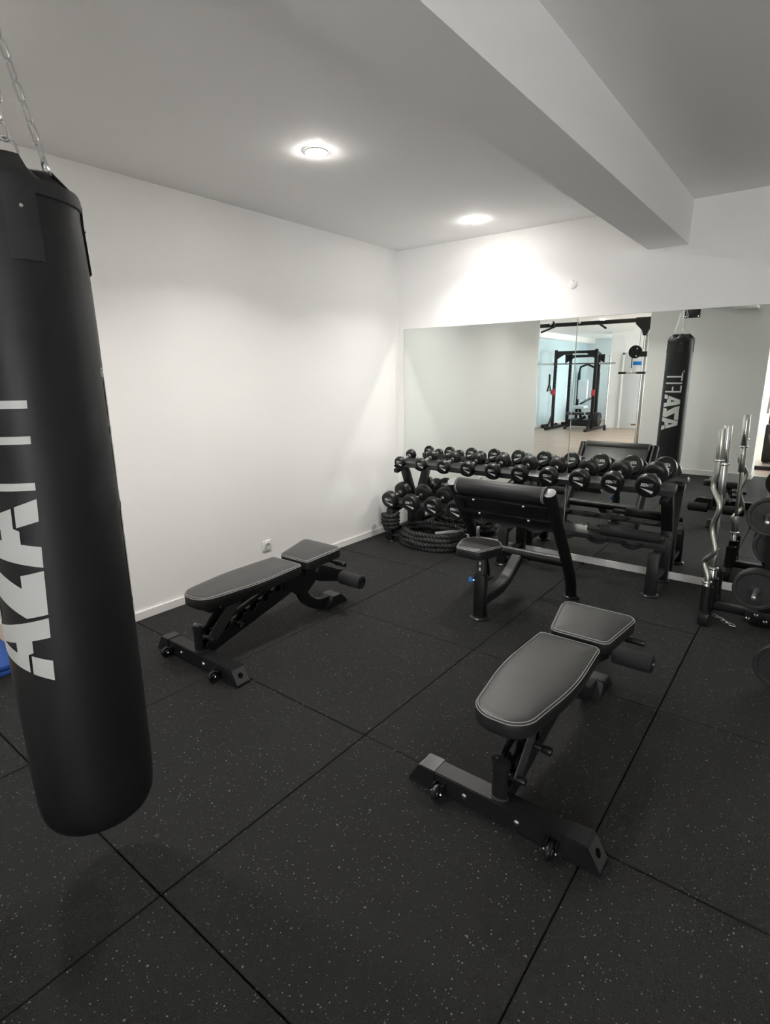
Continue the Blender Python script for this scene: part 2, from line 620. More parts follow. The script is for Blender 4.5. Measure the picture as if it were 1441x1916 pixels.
# ------------------------------------------------------------------ lettering
def logo_polys():
    """AZA bold + FIT thin; (u along text, v up), cap height 1. list of (outer, holes)"""
    P = []
    A_main = [(0.105, 0.29), (0.36, 1.0), (0.62, 1.0), (0.83, 0.0), (0.575, 0.0), (0.535, 0.22), (0.375, 0.22), (0.345, 0.29)]
    A_hole = [(0.355, 0.46), (0.49, 0.46), (0.445, 0.74)]
    A_foot = [(0.0, 0.0), (0.265, 0.0), (0.335, 0.25), (0.088, 0.25)]
    P.append((A_main, [A_hole]))
    P.append((A_foot, []))
    P.append(([(0.875, 0.0), (1.43, 0.0), (1.375, 0.27), (1.215, 0.27), (1.50, 0.74), (1.55, 1.0), (0.665, 1.0), (0.715, 0.75), (1.12, 0.75), (0.83, 0.25)], []))
    w = 2.30
    mir = lambda pl: [(w - x, y) for x, y in reversed(pl)]
    P.append((mir(A_main), [mir(A_hole)]))
    P.append((mir(A_foot), []))
    s = 0.088
    x = 2.40
    P.append(([(x, 0), (x + s, 0), (x + s, 0.44), (x + 0.36, 0.44), (x + 0.36, 0.44 + s), (x + s, 0.44 + s), (x + s, 1 - s), (x + 0.42, 1 - s), (x + 0.42, 1), (x, 1)], []))
    x = 2.93
    P.append(([(x, 0), (x + s, 0), (x + s, 1), (x, 1)], []))
    x = 3.12
    P.append(([(x + 0.205, 0), (x + 0.205 + s, 0), (x + 0.205 + s, 1 - s), (x + 0.50, 1 - s), (x + 0.50, 1), (x, 1), (x, 1 - s), (x + 0.205, 1 - s)], []))
    # registered mark
    cx, cy = 3.70, 1.04
    ring = lambda r: [(cx + r * cos(2 * pi * k / 14), cy + r * sin(2 * pi * k / 14)) for k in range(14)]
    P.append((ring(0.060), [ring(0.042)]))
    P.append(([(cx - .018, cy - .028), (cx - .006, cy - .028), (cx - .006, cy + .026), (cx - .018, cy + .026)], []))
    P.append(([(cx + .002, cy + .002), (cx + .016, cy + .010), (cx + .016, cy + .024), (cx - .006, cy + .026)], []))
    P.append(([(cx - .004, cy + .004), (cx + .012, cy - .028), (cx + .024, cy - .028), (cx + .004, cy + .006)], []))
    return P


def flat_poly(bm, outer, holes, fn):
    loops = [outer] + holes
    flat = [p for l in loops for p in l]
    vs = [bm.verts.new(fn(x, y)) for x, y in flat]
    for tri in tessellate_polygon([[Vector((x, y, 0)) for x, y in l] for l in loops]):
        f = bm.faces.new([vs[i] for i in tri])


# ------------------------------------------------------------------ punching bag
BX, BYB = 1.782, -3.996
bag = thing('punching_bag', 'tall black punching bag hanging on four chains with large white lettering', 'punching bag', (BX, BYB, 0.262))
BL = 1.745   # height of the body
prof = [(0, 0), (0.09, 0.001), (0.125, 0.006), (0.145, 0.020), (0.156, 0.045), (0.1605, 0.085), (0.163, 0.16), (0.164, 0.5), (0.163, 0.9), (0.162, 1.2), (0.161, 1.42),
        (0.1585, 1.55), (0.155, 1.64), (0.153, 1.69), (0.154, 1.725), (0.1535, BL), (0.146, BL + .004), (0.142, BL - .006)]


def bag_r(z):
    for (ra, za), (rb, zb) in zip(prof[:-1], prof[1:]):
        if za <= z <= zb:
            return ra + (rb - ra) * (z - za) / max(1e-6, zb - za)
    return prof[-1][0]


def bag_ripple(a, z):
    """puckers of the vinyl below the hanging straps"""
    k = max(0.0, min(1.0, (z - 1.30) / 0.42))
    return 1 + k * k * (0.020 * cos(4 * a + 1.0) + 0.012 * sin(7 * a + z * 9))


mb = MB()
bm = bmesh.new()
seg = 72
zs = []
for (ra, za), (rb, zb) in zip(prof[:-1], prof[1:]):
    n = max(1, int(abs(zb - za) / 0.05))
    for k in range(n):
        zs.append((ra + (rb - ra) * k / n, za + (zb - za) * k / n))
zs.append(prof[-1])
rings = []
for r, z in zs:
    if r < 1e-6:
        rings.append([bm.verts.new((0, 0, z))])
    else:
        rings.append([bm.verts.new((r * bag_ripple(2 * pi * i / seg, z) * cos(2 * pi * i / seg), r * bag_ripple(2 * pi * i / seg, z) * sin(2 * pi * i / seg), z)) for i in range(seg)])
for A, B in zip(rings[:-1], rings[1:]):
    for i in range(seg):
        j = (i + 1) % seg
        if len(A) == 1:
            bm.faces.new((A[0], B[j], B[i]))
        else:
            bm.faces.new((A[i], A[j], B[j], B[i]))
bmesh.ops.recalc_face_normals(bm, faces=bm.faces)
mb.add(bm)
mb.build('bag_body', M['vinyl'], bag, 60)
# collar band below the rim
mb = MB()
bm = bmesh.new()
prev = None
for z, dr in ((BL - 0.030, 0.0008), (BL - 0.028, 0.004), (BL - 0.004, 0.004), (BL + 0.004, 0.0015), (BL + 0.004, -0.006)):
    ring = [bm.verts.new(((0.1545 * bag_ripple(2 * pi * i / seg, z) + dr) * cos(2 * pi * i / seg), (0.1545 * bag_ripple(2 * pi * i / seg, z) + dr) * sin(2 * pi * i / seg), z)) for i in range(seg)]
    if prev:
        for i in range(seg):
            j = (i + 1) % seg
            bm.faces.new((prev[i], prev[j], ring[j], ring[i]))
    prev = ring
mb.add(bm)
mb.build('rim_binding', M['strap'], bag)
# soft lid, raised under the chains
mb = MB()
bm = bmesh.new()
CH_A = [R(-12), R(78), R(168), R(258)]
prev = None
for k in range(9):
    f = k / 8
    ring = []
    for i in range(seg):
        a = 2 * pi * i / seg
        lift = max(0, cos(2 * (a - CH_A[0]))) ** 2
        lift = (0.5 + 0.5 * cos(4 * (a - CH_A[0]))) ** 1.6
        rr = 0.148 * (1 - f) + 0.0005
        zz = BL - 0.004 + (0.025 + 0.045 * lift) * sin(pi / 2 * min(1, f / 0.42)) - 0.010 * max(0, f - 0.42)
        ring.append(bm.verts.new((rr * cos(a), rr * sin(a), zz)))
    if prev:
        for i in range(seg):
            j = (i + 1) % seg
            bm.faces.new((prev[i], prev[j], ring[j], ring[i]))
    prev = ring
bm.faces.new(prev)
bmesh.ops.recalc_face_normals(bm, faces=bm.faces)
mb.add(bm)
mb.build('bag_lid', M['vinyl'], bag, 70)

# sewn straps with rivets and D rings, four of them
APEX = Vector((0, 0, 2.50 - 0.262))
for ca in CH_A:
    m = Matrix.Rotation(ca, 4, 'Z')
    mb = MB()
    bm = bmesh.new()
    rows = []
    for k in range(13):
        z = BL + 0.062 - 0.235 * k / 12
        row = []
        for q in range(5):
            da = (q - 2) * 0.105
            rr = bag_r(min(z, BL)) * bag_ripple(ca + da, min(z, BL)) + 0.006 - max(0, z - BL) * 0.95
            row.append(bm.verts.new((rr * cos(da), rr * sin(da), z)))
        rows.append(row)
    for A, B in zip(rows[:-1], rows[1:]):
        for q in range(4):
            bm.faces.new((A[q], A[q + 1], B[q + 1], B[q]))
    bmesh.ops.recalc_face_normals(bm, faces=bm.faces)
    bmesh.ops.solidify(bm, geom=list(bm.faces), thickness=0.004)
    mb.add(bm, m)
    st = mb.build('hanging_strap', M['strap'], bag)
    rv = bag_r(BL - 0.06) * bag_ripple(ca, BL - 0.06) + 0.006
    for dz in (-0.062,):
        p = m @ Vector((rv, 0, BL + dz))
        q = m @ Vector((rv + 0.006, 0, BL + dz))
        MB().cyl(p, q, 0.006, 0.004, 12).build('rivet', M['chrome'], st)
    # D ring
    mb = MB()
    pts = []
    base = Vector((0.095, 0, BL + 0.068))
    d = (APEX - m.inverted() @ Vector((0, 0, 0)) - base).normalized()
    for k in range(16):
        a = 2 * pi * k / 16
        pts.append(m @ (base + Vector((0, 0.022 * cos(a), 0)) + d * (0.026 * sin(a))))
    mb.tube(pts, 0.0035, 8, closed=True)
    mb.build('d_ring', M['zinc'], bag)

# chains
link_mb = MB()
LL, LWd, WR = 0.046, 0.021, 0.0028
pts = []
for k in range(9):
    a = pi * k / 8
    pts.append((0, (LWd / 2 - WR) * cos(a), LL / 2 - LWd / 2 + (LWd / 2 - WR) * sin(a)))
for k in range(9):
    a = pi + pi * k / 8
    pts.append((0, (LWd / 2 - WR) * cos(a), -LL / 2 + LWd / 2 + (LWd / 2 - WR) * sin(a)))
link_mb.tube(pts, WR, 8, closed=True)
first_link = None
for ca in CH_A:
    base = Vector((0.092 * cos(ca), 0.092 * sin(ca), BL + 0.085))
    d = APEX - base
    ln = d.length
    d.normalize()
    pitch = LL - 2.6 * WR
    n = int(ln / pitch)
    q = d.to_track_quat('Z', 'Y')
    for k in range(n):
        if first_link is None:
            first_link = link_mb.build('chain_link', M['zinc'], bag)
            o = first_link
        else:
            o = bpy.data.objects.new('chain_link', first_link.data)
            C.objects.link(o)
            o.parent = bag
        o.location = base + d * (pitch * (k + 0.5) * ln / (n * pitch))
        from mathutils import Quaternion
        tw = 0 if k % 2 else pi / 2
        o.rotation_mode = 'QUATERNION'
        o.rotation_quaternion = q @ Quaternion((0, 0, 1), tw + 0.3 * ca)
# snap ring at the top
mb = MB()
mb.tube([(0.022 * cos(2 * pi * k / 20), 0, APEX.z + 0.028 + 0.032 * sin(2 * pi * k / 20)) for k in range(20)], 0.0045, 8, closed=True)
mb.build('snap_ring', M['zinc'], bag)


# two printed logos wrapped round the body
def bag_logo(a_bottom, z0, cap=0.2126, twist=0.0):
    mb = MB()
    bm = bmesh.new()
    for outer, holes in logo_polys():
        flat_poly(bm, outer, holes, lambda x, y: (x, y, 0))
    for k in range(1, 21):
        bmesh.ops.bisect_plane(bm, geom=list(bm.verts) + list(bm.edges) + list(bm.faces), plane_co=(0, k / 20, 0), plane_no=(0, 1, 0))
    for k in range(1, 19):
        bmesh.ops.bisect_plane(bm, geom=list(bm.verts) + list(bm.edges) + list(bm.faces), plane_co=(k / 5, 0, 0), plane_no=(1, 0, 0))
    span = cap / 0.164
    for v in bm.verts:
        z = z0 + v.co.x * cap
        a = a_bottom - v.co.y * span + twist * (v.co.x - 1.8)
        r = bag_r(z) * bag_ripple(a, z) + 0.0016
        v.co = Vector((r * cos(a), r * sin(a), z))
    bmesh.ops.recalc_face_normals(bm, faces=bm.faces)
    for f in bm.faces:
        c = f.calc_center_median()
        if f.normal.x * c.x + f.normal.y * c.y < 0:
            f.normal_flip()
    mb.add(bm)
    o = mb.build('printed_logo', M['print'], bag)
    return o


bag_logo(R(128), 0.800 - 0.262).__setitem__('label', 'white lettering facing the mirror')
bag_logo(R(-35), 0.797 - 0.262, twist=R(3.9)).__setitem__('label', 'white lettering facing the camera')

# wall bracket that carries the bag
t = thing('bag_bracket', 'black steel wall bracket holding the punching bag chains', 'bracket', (1.66, BY, 2.38))
MB().box((0, 0.006, 0.11), (0.21, 0.012, 0.24), 0.003).build('wall_plate', M['black'], t)
mb = MB()
mb.beam((0, 0.012, 0.19), (0.122, 1.254, 0.19), 0.05, 0.05)
mb.build('arm', M['black'], t)
mb = MB()
mb.tube([(0.122 + 0.018 * cos(2 * pi * k / 16), 1.254, 0.150 + 0.018 * sin(2 * pi * k / 16)) for k in range(16)], 0.005, 8, closed=True)
mb.build('eye_ring', M['zinc'], t)
for dx in (-0.085, 0.085):
    for dz in (0.012, 0.205):
        MB().cyl((dx, 0.012, dz), (dx, 0.018, dz), 0.009, seg=6).build('bolt', M['chrome'], t)

# blue pad past the end of the left wall
t = thing('foam_mat', 'blue exercise mat on the floor behind the punching bag at the left edge', 'mat', (-0.16, -3.72, 0.0))
mb = MB()
for k in range(2):
    mb.box((0, 0, 0.016 + 0.031 * k), (0.52, 0.20, 0.030), 0.008)
mb.build('folded_layers', M['blue_mat'], t)
MB().box((0.0, -0.101, 0.032), (0.03, 0.006, 0.064), 0.002).build('tie_band', M['strap'], t)


# ------------------------------------------------------------------ upholstery helper
def offset_loop(pl, d):
    n = len(pl)
    out = []
    for i in range(n):
        p0, p1, p2 = Vector(pl[i - 1]), Vector(pl[i]), Vector(pl[(i + 1) % n])
        t1, t2 = (p1 - p0), (p2 - p1)
        t1 = t1.normalized() if t1.length > 1e-9 else t2.normalized()
        t2 = t2.normalized() if t2.length > 1e-9 else t1
        n1 = Vector((-t1.y, t1.x))
        n2 = Vector((-t2.y, t2.x))
        nn = (n1 + n2)
        if nn.length < 1e-6:
            nn = n1
        nn.normalize()
        c = max(0.5, nn.dot(n1))
        q = p1 + nn * (d / c)
        out.append((q.x, q.y))
    return out


def round_poly(corners, seg=6):
    """corners: (x, y, radius), counter clockwise"""
    out = []
    n = len(corners)
    for i in range(n):
        p = Vector(corners[i][:2])
        r = corners[i][2]
        a = Vector(corners[i - 1][:2]) - p
        b = Vector(corners[(i + 1) % n][:2]) - p
        a.normalize()
        b.normalize()
        ang = a.angle(b)
        tlen = r / math.tan(ang / 2)
        c = p + (a + b).normalized() * (r / sin(ang / 2))
        s0 = p + a * tlen - c
        s1 = p + b * tlen - c
        a0 = math.atan2(s0.y, s0.x)
        a1 = math.atan2(s1.y, s1.x)
        while a1 < a0:
            a1 += 2 * pi
        if a1 - a0 > pi:
            a1 -= 2 * pi
        for k in range(seg + 1):
            th = a0 + (a1 - a0) * k / seg
            out.append((c.x + r * cos(th), c.y + r * sin(th)))
    return out


def pad_rings(mb, outline, rings, mtx=None):
    """stack of inset copies of the outline: rings = [(inset, z)]"""
    bm = bmesh.new()
    prev = None
    cx = (min(p[0] for p in outline) + max(p[0] for p in outline)) / 2
    cy = (min(p[1] for p in outline) + max(p[1] for p in outline)) / 2
    half = min(max(p[0] for p in outline) - cx, max(p[1] for p in outline) - cy)
    for ins, z in rings:
        base = offset_loop(outline, min(ins, 0.02)) if ins else outline
        k = 1 - max(0, ins - 0.02) / half
        ring = [bm.verts.new((cx + (x - cx) * k, cy + (y - cy) * k, z)) for x, y in base]
        if prev:
            n = len(ring)
            for i in range(n):
                j = (i + 1) % n
                bm.faces.new((prev[i], prev[j], ring[j], ring[i]))
        else:
            bm.faces.new(ring[::-1])
        prev = ring
    bm.faces.new(prev)
    bmesh.ops.recalc_face_normals(bm, faces=bm.faces)
    mb.add(bm, mtx)


def upholstered(parent, name, outline, h, mtx, crown=0.005):
    mb = MB()
    pad_rings(mb, outline, [(0.004, 0), (0, 0.004), (0, h - 0.016), (0.0015, h - 0.011)], mtx)
    o = mb.build(name, M['leather_side'], parent, 50)
    mb = MB()
    pad_rings(mb, outline, [(0.0015, h - 0.011), (0.005, h - 0.005), (0.012, h - 0.001), (0.02, h + crown * .3), (0.035, h + crown * .65), (0.055, h + crown), (0.085, h + crown * 1.3), (0.11, h + crown * 1.4)], mtx)
    mb.build('top_cover', M['leather'], o, 60)
    mb = MB()
    for ins, z in ((0.0005, h - 0.0095), (0.0075, h - 0.0022)):
        mb.tube([mtx @ Vector((x, y, z)) for x, y in offset_loop(outline, ins)], 0.0014, 6, closed=True)
    mb.build('stitching', M['stitch'], o)
    return o


# ------------------------------------------------------------------ adjustable weight benches
def make_bench(loc, label):
    b = thing('weight_bench', label, 'bench', loc, group='adjustable weight benches')
    blk = M['black']
    # rear foot: a bar with slanted ends
    mb = MB()
    mb.prism([(-0.372, 0.006), (0.372, 0.006), (0.325, 0.086), (-0.325, 0.086)], 0.47, 0.55, Matrix(((1, 0, 0, 0), (0, 0, -1, 0), (0, 1, 0, 0), (0, 0, 0, 1))), bev=0.004)
    foot = mb.build('rear_foot', blk, b)
    for s in (-1, 1):
        mb = MB()
        mb.prism([(s * 0.376, 0.0), (s * 0.376, 0.008), (s * 0.327, 0.090), (s * 0.255, 0.090), (s * 0.255, 0.0)], 0.466, 0.554, AX_Y, bev=0.003)
        cap = mb.build('end_cap', M['black_gloss'], foot)
        # hole in the slanted face, over a grey plate painting its sheen
        nrm = Vector((s * 0.082, 0, 0.049)).normalized()
        c0 = Vector((s * 0.3515, -0.51, 0.049))
        q = nrm.to_track_quat('Z', 'Y').to_matrix().to_4x4()
        fm = Matrix.Translation(c0) @ q
        mb = MB()
        mb.box((0, 0, 0.0), (0.080, 0.082, 0.0016) if abs((q @ Vector((1, 0, 0))).y) > .5 else (0.082, 0.080, 0.0016), mtx=fm)
        mb.build('cap_sheen', M['steel_grey'], cap)
        MB().cyl(c0 + nrm * 0.0006, c0 + nrm * 0.0016, 0.015, seg=18).build('cap_hole', M['hole'], cap)
    for x in (-0.125, 0.085):
        mb = MB()
        mb.lathe([(0, 0.008), (0.006, 0.007), (0.010, 0.002), (0.0125, 0.0015), (0.0125, 0)], 16, Matrix.Translation((x, -0.55, 0.046)) @ Matrix.Rotation(R(90), 4, 'X'))
        mb.build('bolt', M['chrome'], foot)
    for x in (-0.225, 0.22):
        mb = MB()
        for s in (-1, 1):
            mb.box((x + s * 0.017, -0.563, 0.045), (0.004, 0.036, 0.036), 0.001)
        mb.box((x, -0.5525, 0.045), (0.036, 0.004, 0.036))
        br = mb.build('wheel_bracket', blk, b)
        mb = MB()
        mb.lathe([(0, -0.012), (0.012, -0.012), (0.014, -0.008), (0.026, -0.010), (0.031, -0.006), (0.032, 0), (0.031, 0.006), (0.026, 0.010), (0.014, 0.008), (0.012, 0.012), (0, 0.012)], 24,
                 Matrix.Translation((x, -0.585, 0.034)) @ Matrix.Rotation(R(90), 4, 'Y'))
        mb.build('transport_wheel', M['black_gloss'], br)
        for s in (-1, 1):
            mb = MB()
            mb.lathe([(0, 0.006), (0.005, 0.004), (0.007, 0)], 12, Matrix.Translation((x + s * 0.019, -0.585, 0.034)) @ Matrix.Rotation(R(90 * s), 4, 'Y'))
            mb.build('axle_nut', M['chrome'], br)
    # carry post
    mb = MB()
    ov = [(0.031 * cos(2 * pi * k / 24), 0.020 * sin(2 * pi * k / 24)) for k in range(24)]
    mb.prism(ov, 0.084, 0.222, Matrix.Translation((0.0, -0.515, 0)))
    post = mb.build('carry_post', blk, b)
    mb = MB()
    mb.prism([(x * 1.18, y * 1.22) for x, y in ov], 0.212, 0.240, Matrix.Translation((0.0, -0.515, 0)), bev=0.004)
    mb.build('post_cap', M['black_gloss'], post)
    for dx in (-0.017, 0.018):
        MB().cyl((dx, -0.515, 0.240), (dx, -0.515, 0.2412), 0.006, seg=12).build('cap_socket', M['satin' if dx < 0 else 'dumbbell_face'], post)
    mb = MB()
    mb.prism([(x * 1.12, y * 1.3) for x, y in ov], 0.084, 0.092, Matrix.Translation((0.0, -0.515, 0)), bev=0.003)
    mb.build('weld_collar', M['steel_grey'], post)
    # notched ladder running from the rear foot up to the seat hinge
    ang = math.atan2(0.158, 0.60)
    mtx = Matrix.Translation((0, -0.485, 0.075)) @ Matrix.Rotation(ang, 4, 'X')
    Lr = 0.66

    def ladder_profile():
        top = []
        n = 5
        for k in range(n):
            y = 0.10 + k * 0.105
            top += [(y, 0.058), (y + 0.020, 0.072), (y + 0.030, 0.070), (y + 0.034, 0.046), (y + 0.050, 0.036), (y + 0.070, 0.040), (y + 0.085, 0.062)]
        return [(0.0, -0.012), (Lr - 0.06, -0.012), (Lr, 0.03), (Lr, 0.085), (Lr - 0.06, 0.085)] + top[::-1] + [(0.06, 0.062), (0.0, 0.03)]
    for s in (-1, 1):
        mb = MB()
        mb.prism(ladder_profile(), s * 0.028 - 0.003, s * 0.028 + 0.003, mtx @ AX_X)
        mb.build('notched_ladder', blk, b)
        mb = MB()
        mb.beam(mtx @ Vector((s * 0.028, 0.06, 0.100)), mtx @ Vector((s * 0.028, Lr, 0.100)), 0.006, 0.022, 0.001)
        mb.build('ladder_rail', blk, b)
    mb = MB()
    mb.beam(mtx @ Vector((0, -0.02, -0.012)), mtx @ Vector((0, Lr, -0.012)), 0.058, 0.036, 0.004)
    mb.build('spine_tube', blk, b)
    # backrest support strut with its pin
    a = Vector((0, -0.455, 0.135))
    c = Vector((0, -0.24, 0.345))
    for s in (-1, 1):
        mb = MB()
        mb.beam(a + Vector((s * 0.038, 0, 0)), c + Vector((s * 0.038, 0, 0)), 0.006, 0.075, 0.002, upv=(0, -1, 1))
        mb.build('support_strut', M['steel_grey'], b)
    mb = MB()
    pin = mtx @ Vector((0, 0.22, 0.045))
    mb.cyl(pin - Vector((0.085, 0, 0)), pin + Vector((0.085, 0, 0)), 0.011, bev=0.002)
    mb.cyl(pin - Vector((0.10, 0, 0)), pin - Vector((0.06, 0, 0)), 0.016, bev=0.003)
    mb.cyl(pin + Vector((0.06, 0, 0)), pin + Vector((0.10, 0, 0)), 0.016, bev=0.003)
    mb.build('locking_pin', M['black_gloss'], b)
    mb = MB()
    mb.cyl((-0.03, -0.462, 0.145), (0.075, -0.462, 0.145), 0.014, bev=0.003)
    mb.build('pivot_bolt', M['black_gloss'], b)
    # front: side plates under the seat, curved leg, foot
    prof_ = [(0.10, 0.335), (0.10, 0.255), (0.155, 0.225), (0.20, 0.19), (0.225, 0.205), (0.245, 0.18), (0.285, 0.17), (0.37, 0.23), (0.40, 0.36), (0.34, 0.375)]
    for s in (-1, 1):
        mb = MB()
        mb.prism(prof_, s * 0.036 - 0.003, s * 0.036 + 0.003, AX_X)
        mb.build('side_plate', blk, b)
    path = []
    for k in range(15):
        a_ = R(178) + R(92) * k / 14
        path.append((0, 0.475 + 0.215 * cos(a_), 0.255 + 0.215 * sin(a_)))
    path = [(0, 0.262, 0.34)] + path + [(0, 0.56, 0.040)]
    mb = MB()
    for p, q in zip(path[:-1], path[1:]):
        pass
    # rectangular curved tube as a swept strip
    bm = bmesh.new()
    prev = None
    for i, p in enumerate(path):
        p = Vector(p)
        tdir = (Vector(path[min(i + 1, len(path) - 1)]) - Vector(path[max(i - 1, 0)])).normalized()
        nrm = Vector((0, -tdir.z, tdir.y))
        ring = [bm.verts.new(p + Vector((sx * 0.025, 0, 0)) + nrm * sn * 0.034) for sx, sn in ((-1, -1), (1, -1), (1, 1), (-1, 1))]
        if prev:
            for k in range(4):
                bm.faces.new((prev[k], prev[(k + 1) % 4], ring[(k + 1) % 4], ring[k]))
        else:
            bm.faces.new(ring[::-1])
        prev = ring
    bm.faces.new(prev)
    bmesh.ops.recalc_face_normals(bm, faces=bm.faces)
    bmesh.ops.bevel(bm, geom=[e for e in bm.edges if e.calc_face_angle(0) > 1.0], offset=0.005, segments=2, affect='EDGES')
    mb.add(bm)
    mb.build('curved_front_leg', blk, b)
    mb = MB()
    mb.prism([(0.46, 0.0), (0.66, 0.0), (0.66, 0.012), (0.60, 0.075), (0.52, 0.075), (0.47, 0.02)], -0.062, 0.062, AX_X, bev=0.004)
    ff = mb.build('front_foot', M['black_gloss'], b)
    # seat
    mtx_s = Matrix.Translation((0.008, 0.215, 0.372)) @ Matrix.Rotation(R(8), 4, 'X')
    out = round_poly([(-0.130, 0.0, 0.035), (0.130, 0.0, 0.035), (0.186, 0.280, 0.04), (-0.172, 0.280, 0.04)])
    upholstered(b, 'seat_pad', out, 0.066, mtx_s)
    mb = MB()
    mb.box((-0.012, 0.33, 0.366), (0.06, 0.24, 0.035), 0.004, mtx=Matrix.Translation((0, 0, 0)))
    mb.build('seat_rail', blk, b)
    # backrest
    mtx_b = Matrix.Translation((-0.020, 0.190, 0.356)) @ Matrix.Rotation(R(1.0), 4, 'X')
    out = round_poly([(-0.104, -0.722, 0.098), (0.104, -0.722, 0.098), (0.157, -0.36, 1.2), (0.138, 0.0, 0.030), (-0.138, 0.0, 0.030), (-0.157, -0.36, 1.2)], 10)
    upholstered(b, 'back_pad', out, 0.066, mtx_b)
    mb = MB()
    mb.prism(round_poly([(-0.086, -0.70, 0.075), (0.086, -0.70, 0.075), (0.12, -0.42, 0.2), (0.115, -0.02, 0.02), (-0.115, -0.02, 0.02), (-0.12, -0.42, 0.2)], 6), -0.014, 0.001, mtx_b)
    mb.build('back_board', M['leather_side'], b)
    mb = MB()
    for s in (-1, 1):
        mb.beam(mtx_b @ Vector((s * 0.05, -0.63, -0.031)), mtx_b @ Vector((s * 0.05, -0.01, -0.031)), 0.032, 0.034, 0.003)
    mb.beam(mtx_b @ Vector((-0.066, -0.63, -0.030)), mtx_b @ Vector((0.066, -0.63, -0.030)), 0.034, 0.034, 0.003)
    fr = mb.build('back_frame', blk, b)
    for s in (-1, 1):
        MB().cyl(mtx_b @ Vector((s * 0.066, -0.58, -0.031)), mtx_b @ Vector((s * 0.070, -0.58, -0.031)), 0.006, seg=10).build('frame_bolt', M['chrome'], fr)
    # hinge bar
    mb = MB()
    mb.cyl((-0.07, 0.175, 0.335), (0.07, 0.175, 0.335), 0.016, bev=0.003)
    mb.build('hinge_bar', blk, b)
    # leg roller arm
    for s in (-1, 1):
        mb = MB()
        mb.prism([(0.30, 0.372), (0.27, 0.30), (0.40, 0.225), (0.60, 0.165), (0.64, 0.19), (0.64, 0.235), (0.42, 0.335), (0.36, 0.372)], s * 0.045 - 0.003, s * 0.045 + 0.003, AX_X)
        ar = mb.build('roller_arm', blk, b)
        for (y, z) in ((0.335, 0.335), (0.385, 0.315)):
            mb = MB()
            mb.lathe([(0, 0.007), (0.006, 0.005), (0.009, 0)], 14, Matrix.Translation((s * 0.048, y, z)) @ Matrix.Rotation(R(90 * s), 4, 'Y'))
            mb.build('arm_bolt', M['chrome'], ar)
    mb = MB()
    mb.cyl((-0.255, 0.60, 0.200), (0.255, 0.60, 0.200), 0.013)
    mb.build('roller_axle', blk, b)
    for s in (-1, 1):
        mb = MB()
        mb.cyl((s * 0.068, 0.60, 0.200), (s * 0.252, 0.60, 0.200), 0.047, seg=28, bev=0.007)
        ro = mb.build('foam_roller', M['foam'], b)
        mb = MB()
        mb.cyl((s * 0.252, 0.60, 0.200), (s * 0.256, 0.60, 0.200), 0.034, seg=24)
        mb.build('roller_cap', M['black_gloss'], ro)
        MB().cyl((s * 0.256, 0.60, 0.200), (s * 0.261, 0.60, 0.200), 0.006, seg=10).build('cap_bolt', M['chrome'], ro)
    # side lever under the seat
    mb = MB()
    mb.cyl((0.03, 0.455, 0.365), (0.235, 0.455, 0.365), 0.010)
    mb.cyl((0.15, 0.455, 0.365), (0.238, 0.455, 0.365), 0.016, bev=0.004)
    mb.build('seat_lever', M['black_gloss'], b)
    mb = MB()
    mb.beam((0.05, 0.44, 0.385), (0.05, 0.37, 0.30), 0.006, 0.03, 0.001)
    mb.build('lever_link', M['steel_grey'], b)
    MB().cyl((0.140, 0.452, 0.398), (0.168, 0.452, 0.398), 0.008, seg=10).build('seat_bolt', M['chrome'], b)
    return b


bench = make_bench((0.838, -2.5, 0), 'black weight bench standing along the white left wall')
copy_thing(bench, (2.680, -2.5, 0), 'black weight bench in the right foreground, nearest the camera')


# ------------------------------------------------------------------ preacher curl bench
pc = thing('preacher_bench', 'black preacher curl bench with small round seat and blue knob', 'bench', (1.812, -1.52, 0))
blk = M['black']


def disc_foot(parent, x, y, name='foot_disc', r=0.062):
    mb = MB()
    mb.lathe([(0, 0.0), (r, 0.0), (r, 0.008), (r - 0.006, 0.014), (r * .72, 0.018), (0, 0.018)], 28, Matrix.Translation((x, y, 0)))
    return mb.build(name, M['black_gloss'], parent)


# seat column
disc_foot(pc, -0.014, -0.005, r=0.068)
mb = MB()
mb.box((-0.014, -0.005, 0.162), (0.078, 0.062, 0.29), 0.010)
col = mb.build('seat_column', blk, pc)
mb = MB()
mb.box((-0.014, -0.005, 0.37), (0.056, 0.044, 0.15), 0.006)
ip = mb.build('inner_post', M['steel_grey'], pc)
for z in (0.345, 0.385):
    MB().box((-0.014, -0.0275, z), (0.012, 0.002, 0.020), 0.0008).build('height_slot', M['print'], ip)
mb = MB()
mb.cyl((-0.052, -0.024, 0.262), (-0.062, -0.029, 0.262), 0.012)
mb.build('knob_stem', M['chrome'], col)
mb = MB()
d = Vector((-0.9, -0.43, 0)).normalized()
q = d.to_track_quat('Z', 'Y').to_matrix().to_4x4()
mb.lathe([(0, 0), (0.014, 0.0), (0.020, 0.005), (0.0215, 0.012), (0.020, 0.022), (0.014, 0.028), (0, 0.029)], 20, Matrix.Translation((-0.060, -0.028, 0.262)) @ q)
mb.build('adjustment_knob', M['blue'], col)
# seat
mtx = Matrix.Translation((-0.045, 0.0, 0.442))
out = round_poly([(-0.085, -0.145, 0.05), (0.085, -0.145, 0.05), (0.150, 0.05, 0.08), (0.085, 0.145, 0.07), (-0.085, 0.145, 0.07), (-0.150, 0.05, 0.08)], 6)
upholstered(pc, 'round_seat', out, 0.066, mtx)
MB().box((-0.02, 0.0, 0.436), (0.14, 0.12, 0.012), 0.002).build('seat_plate', blk, pc)
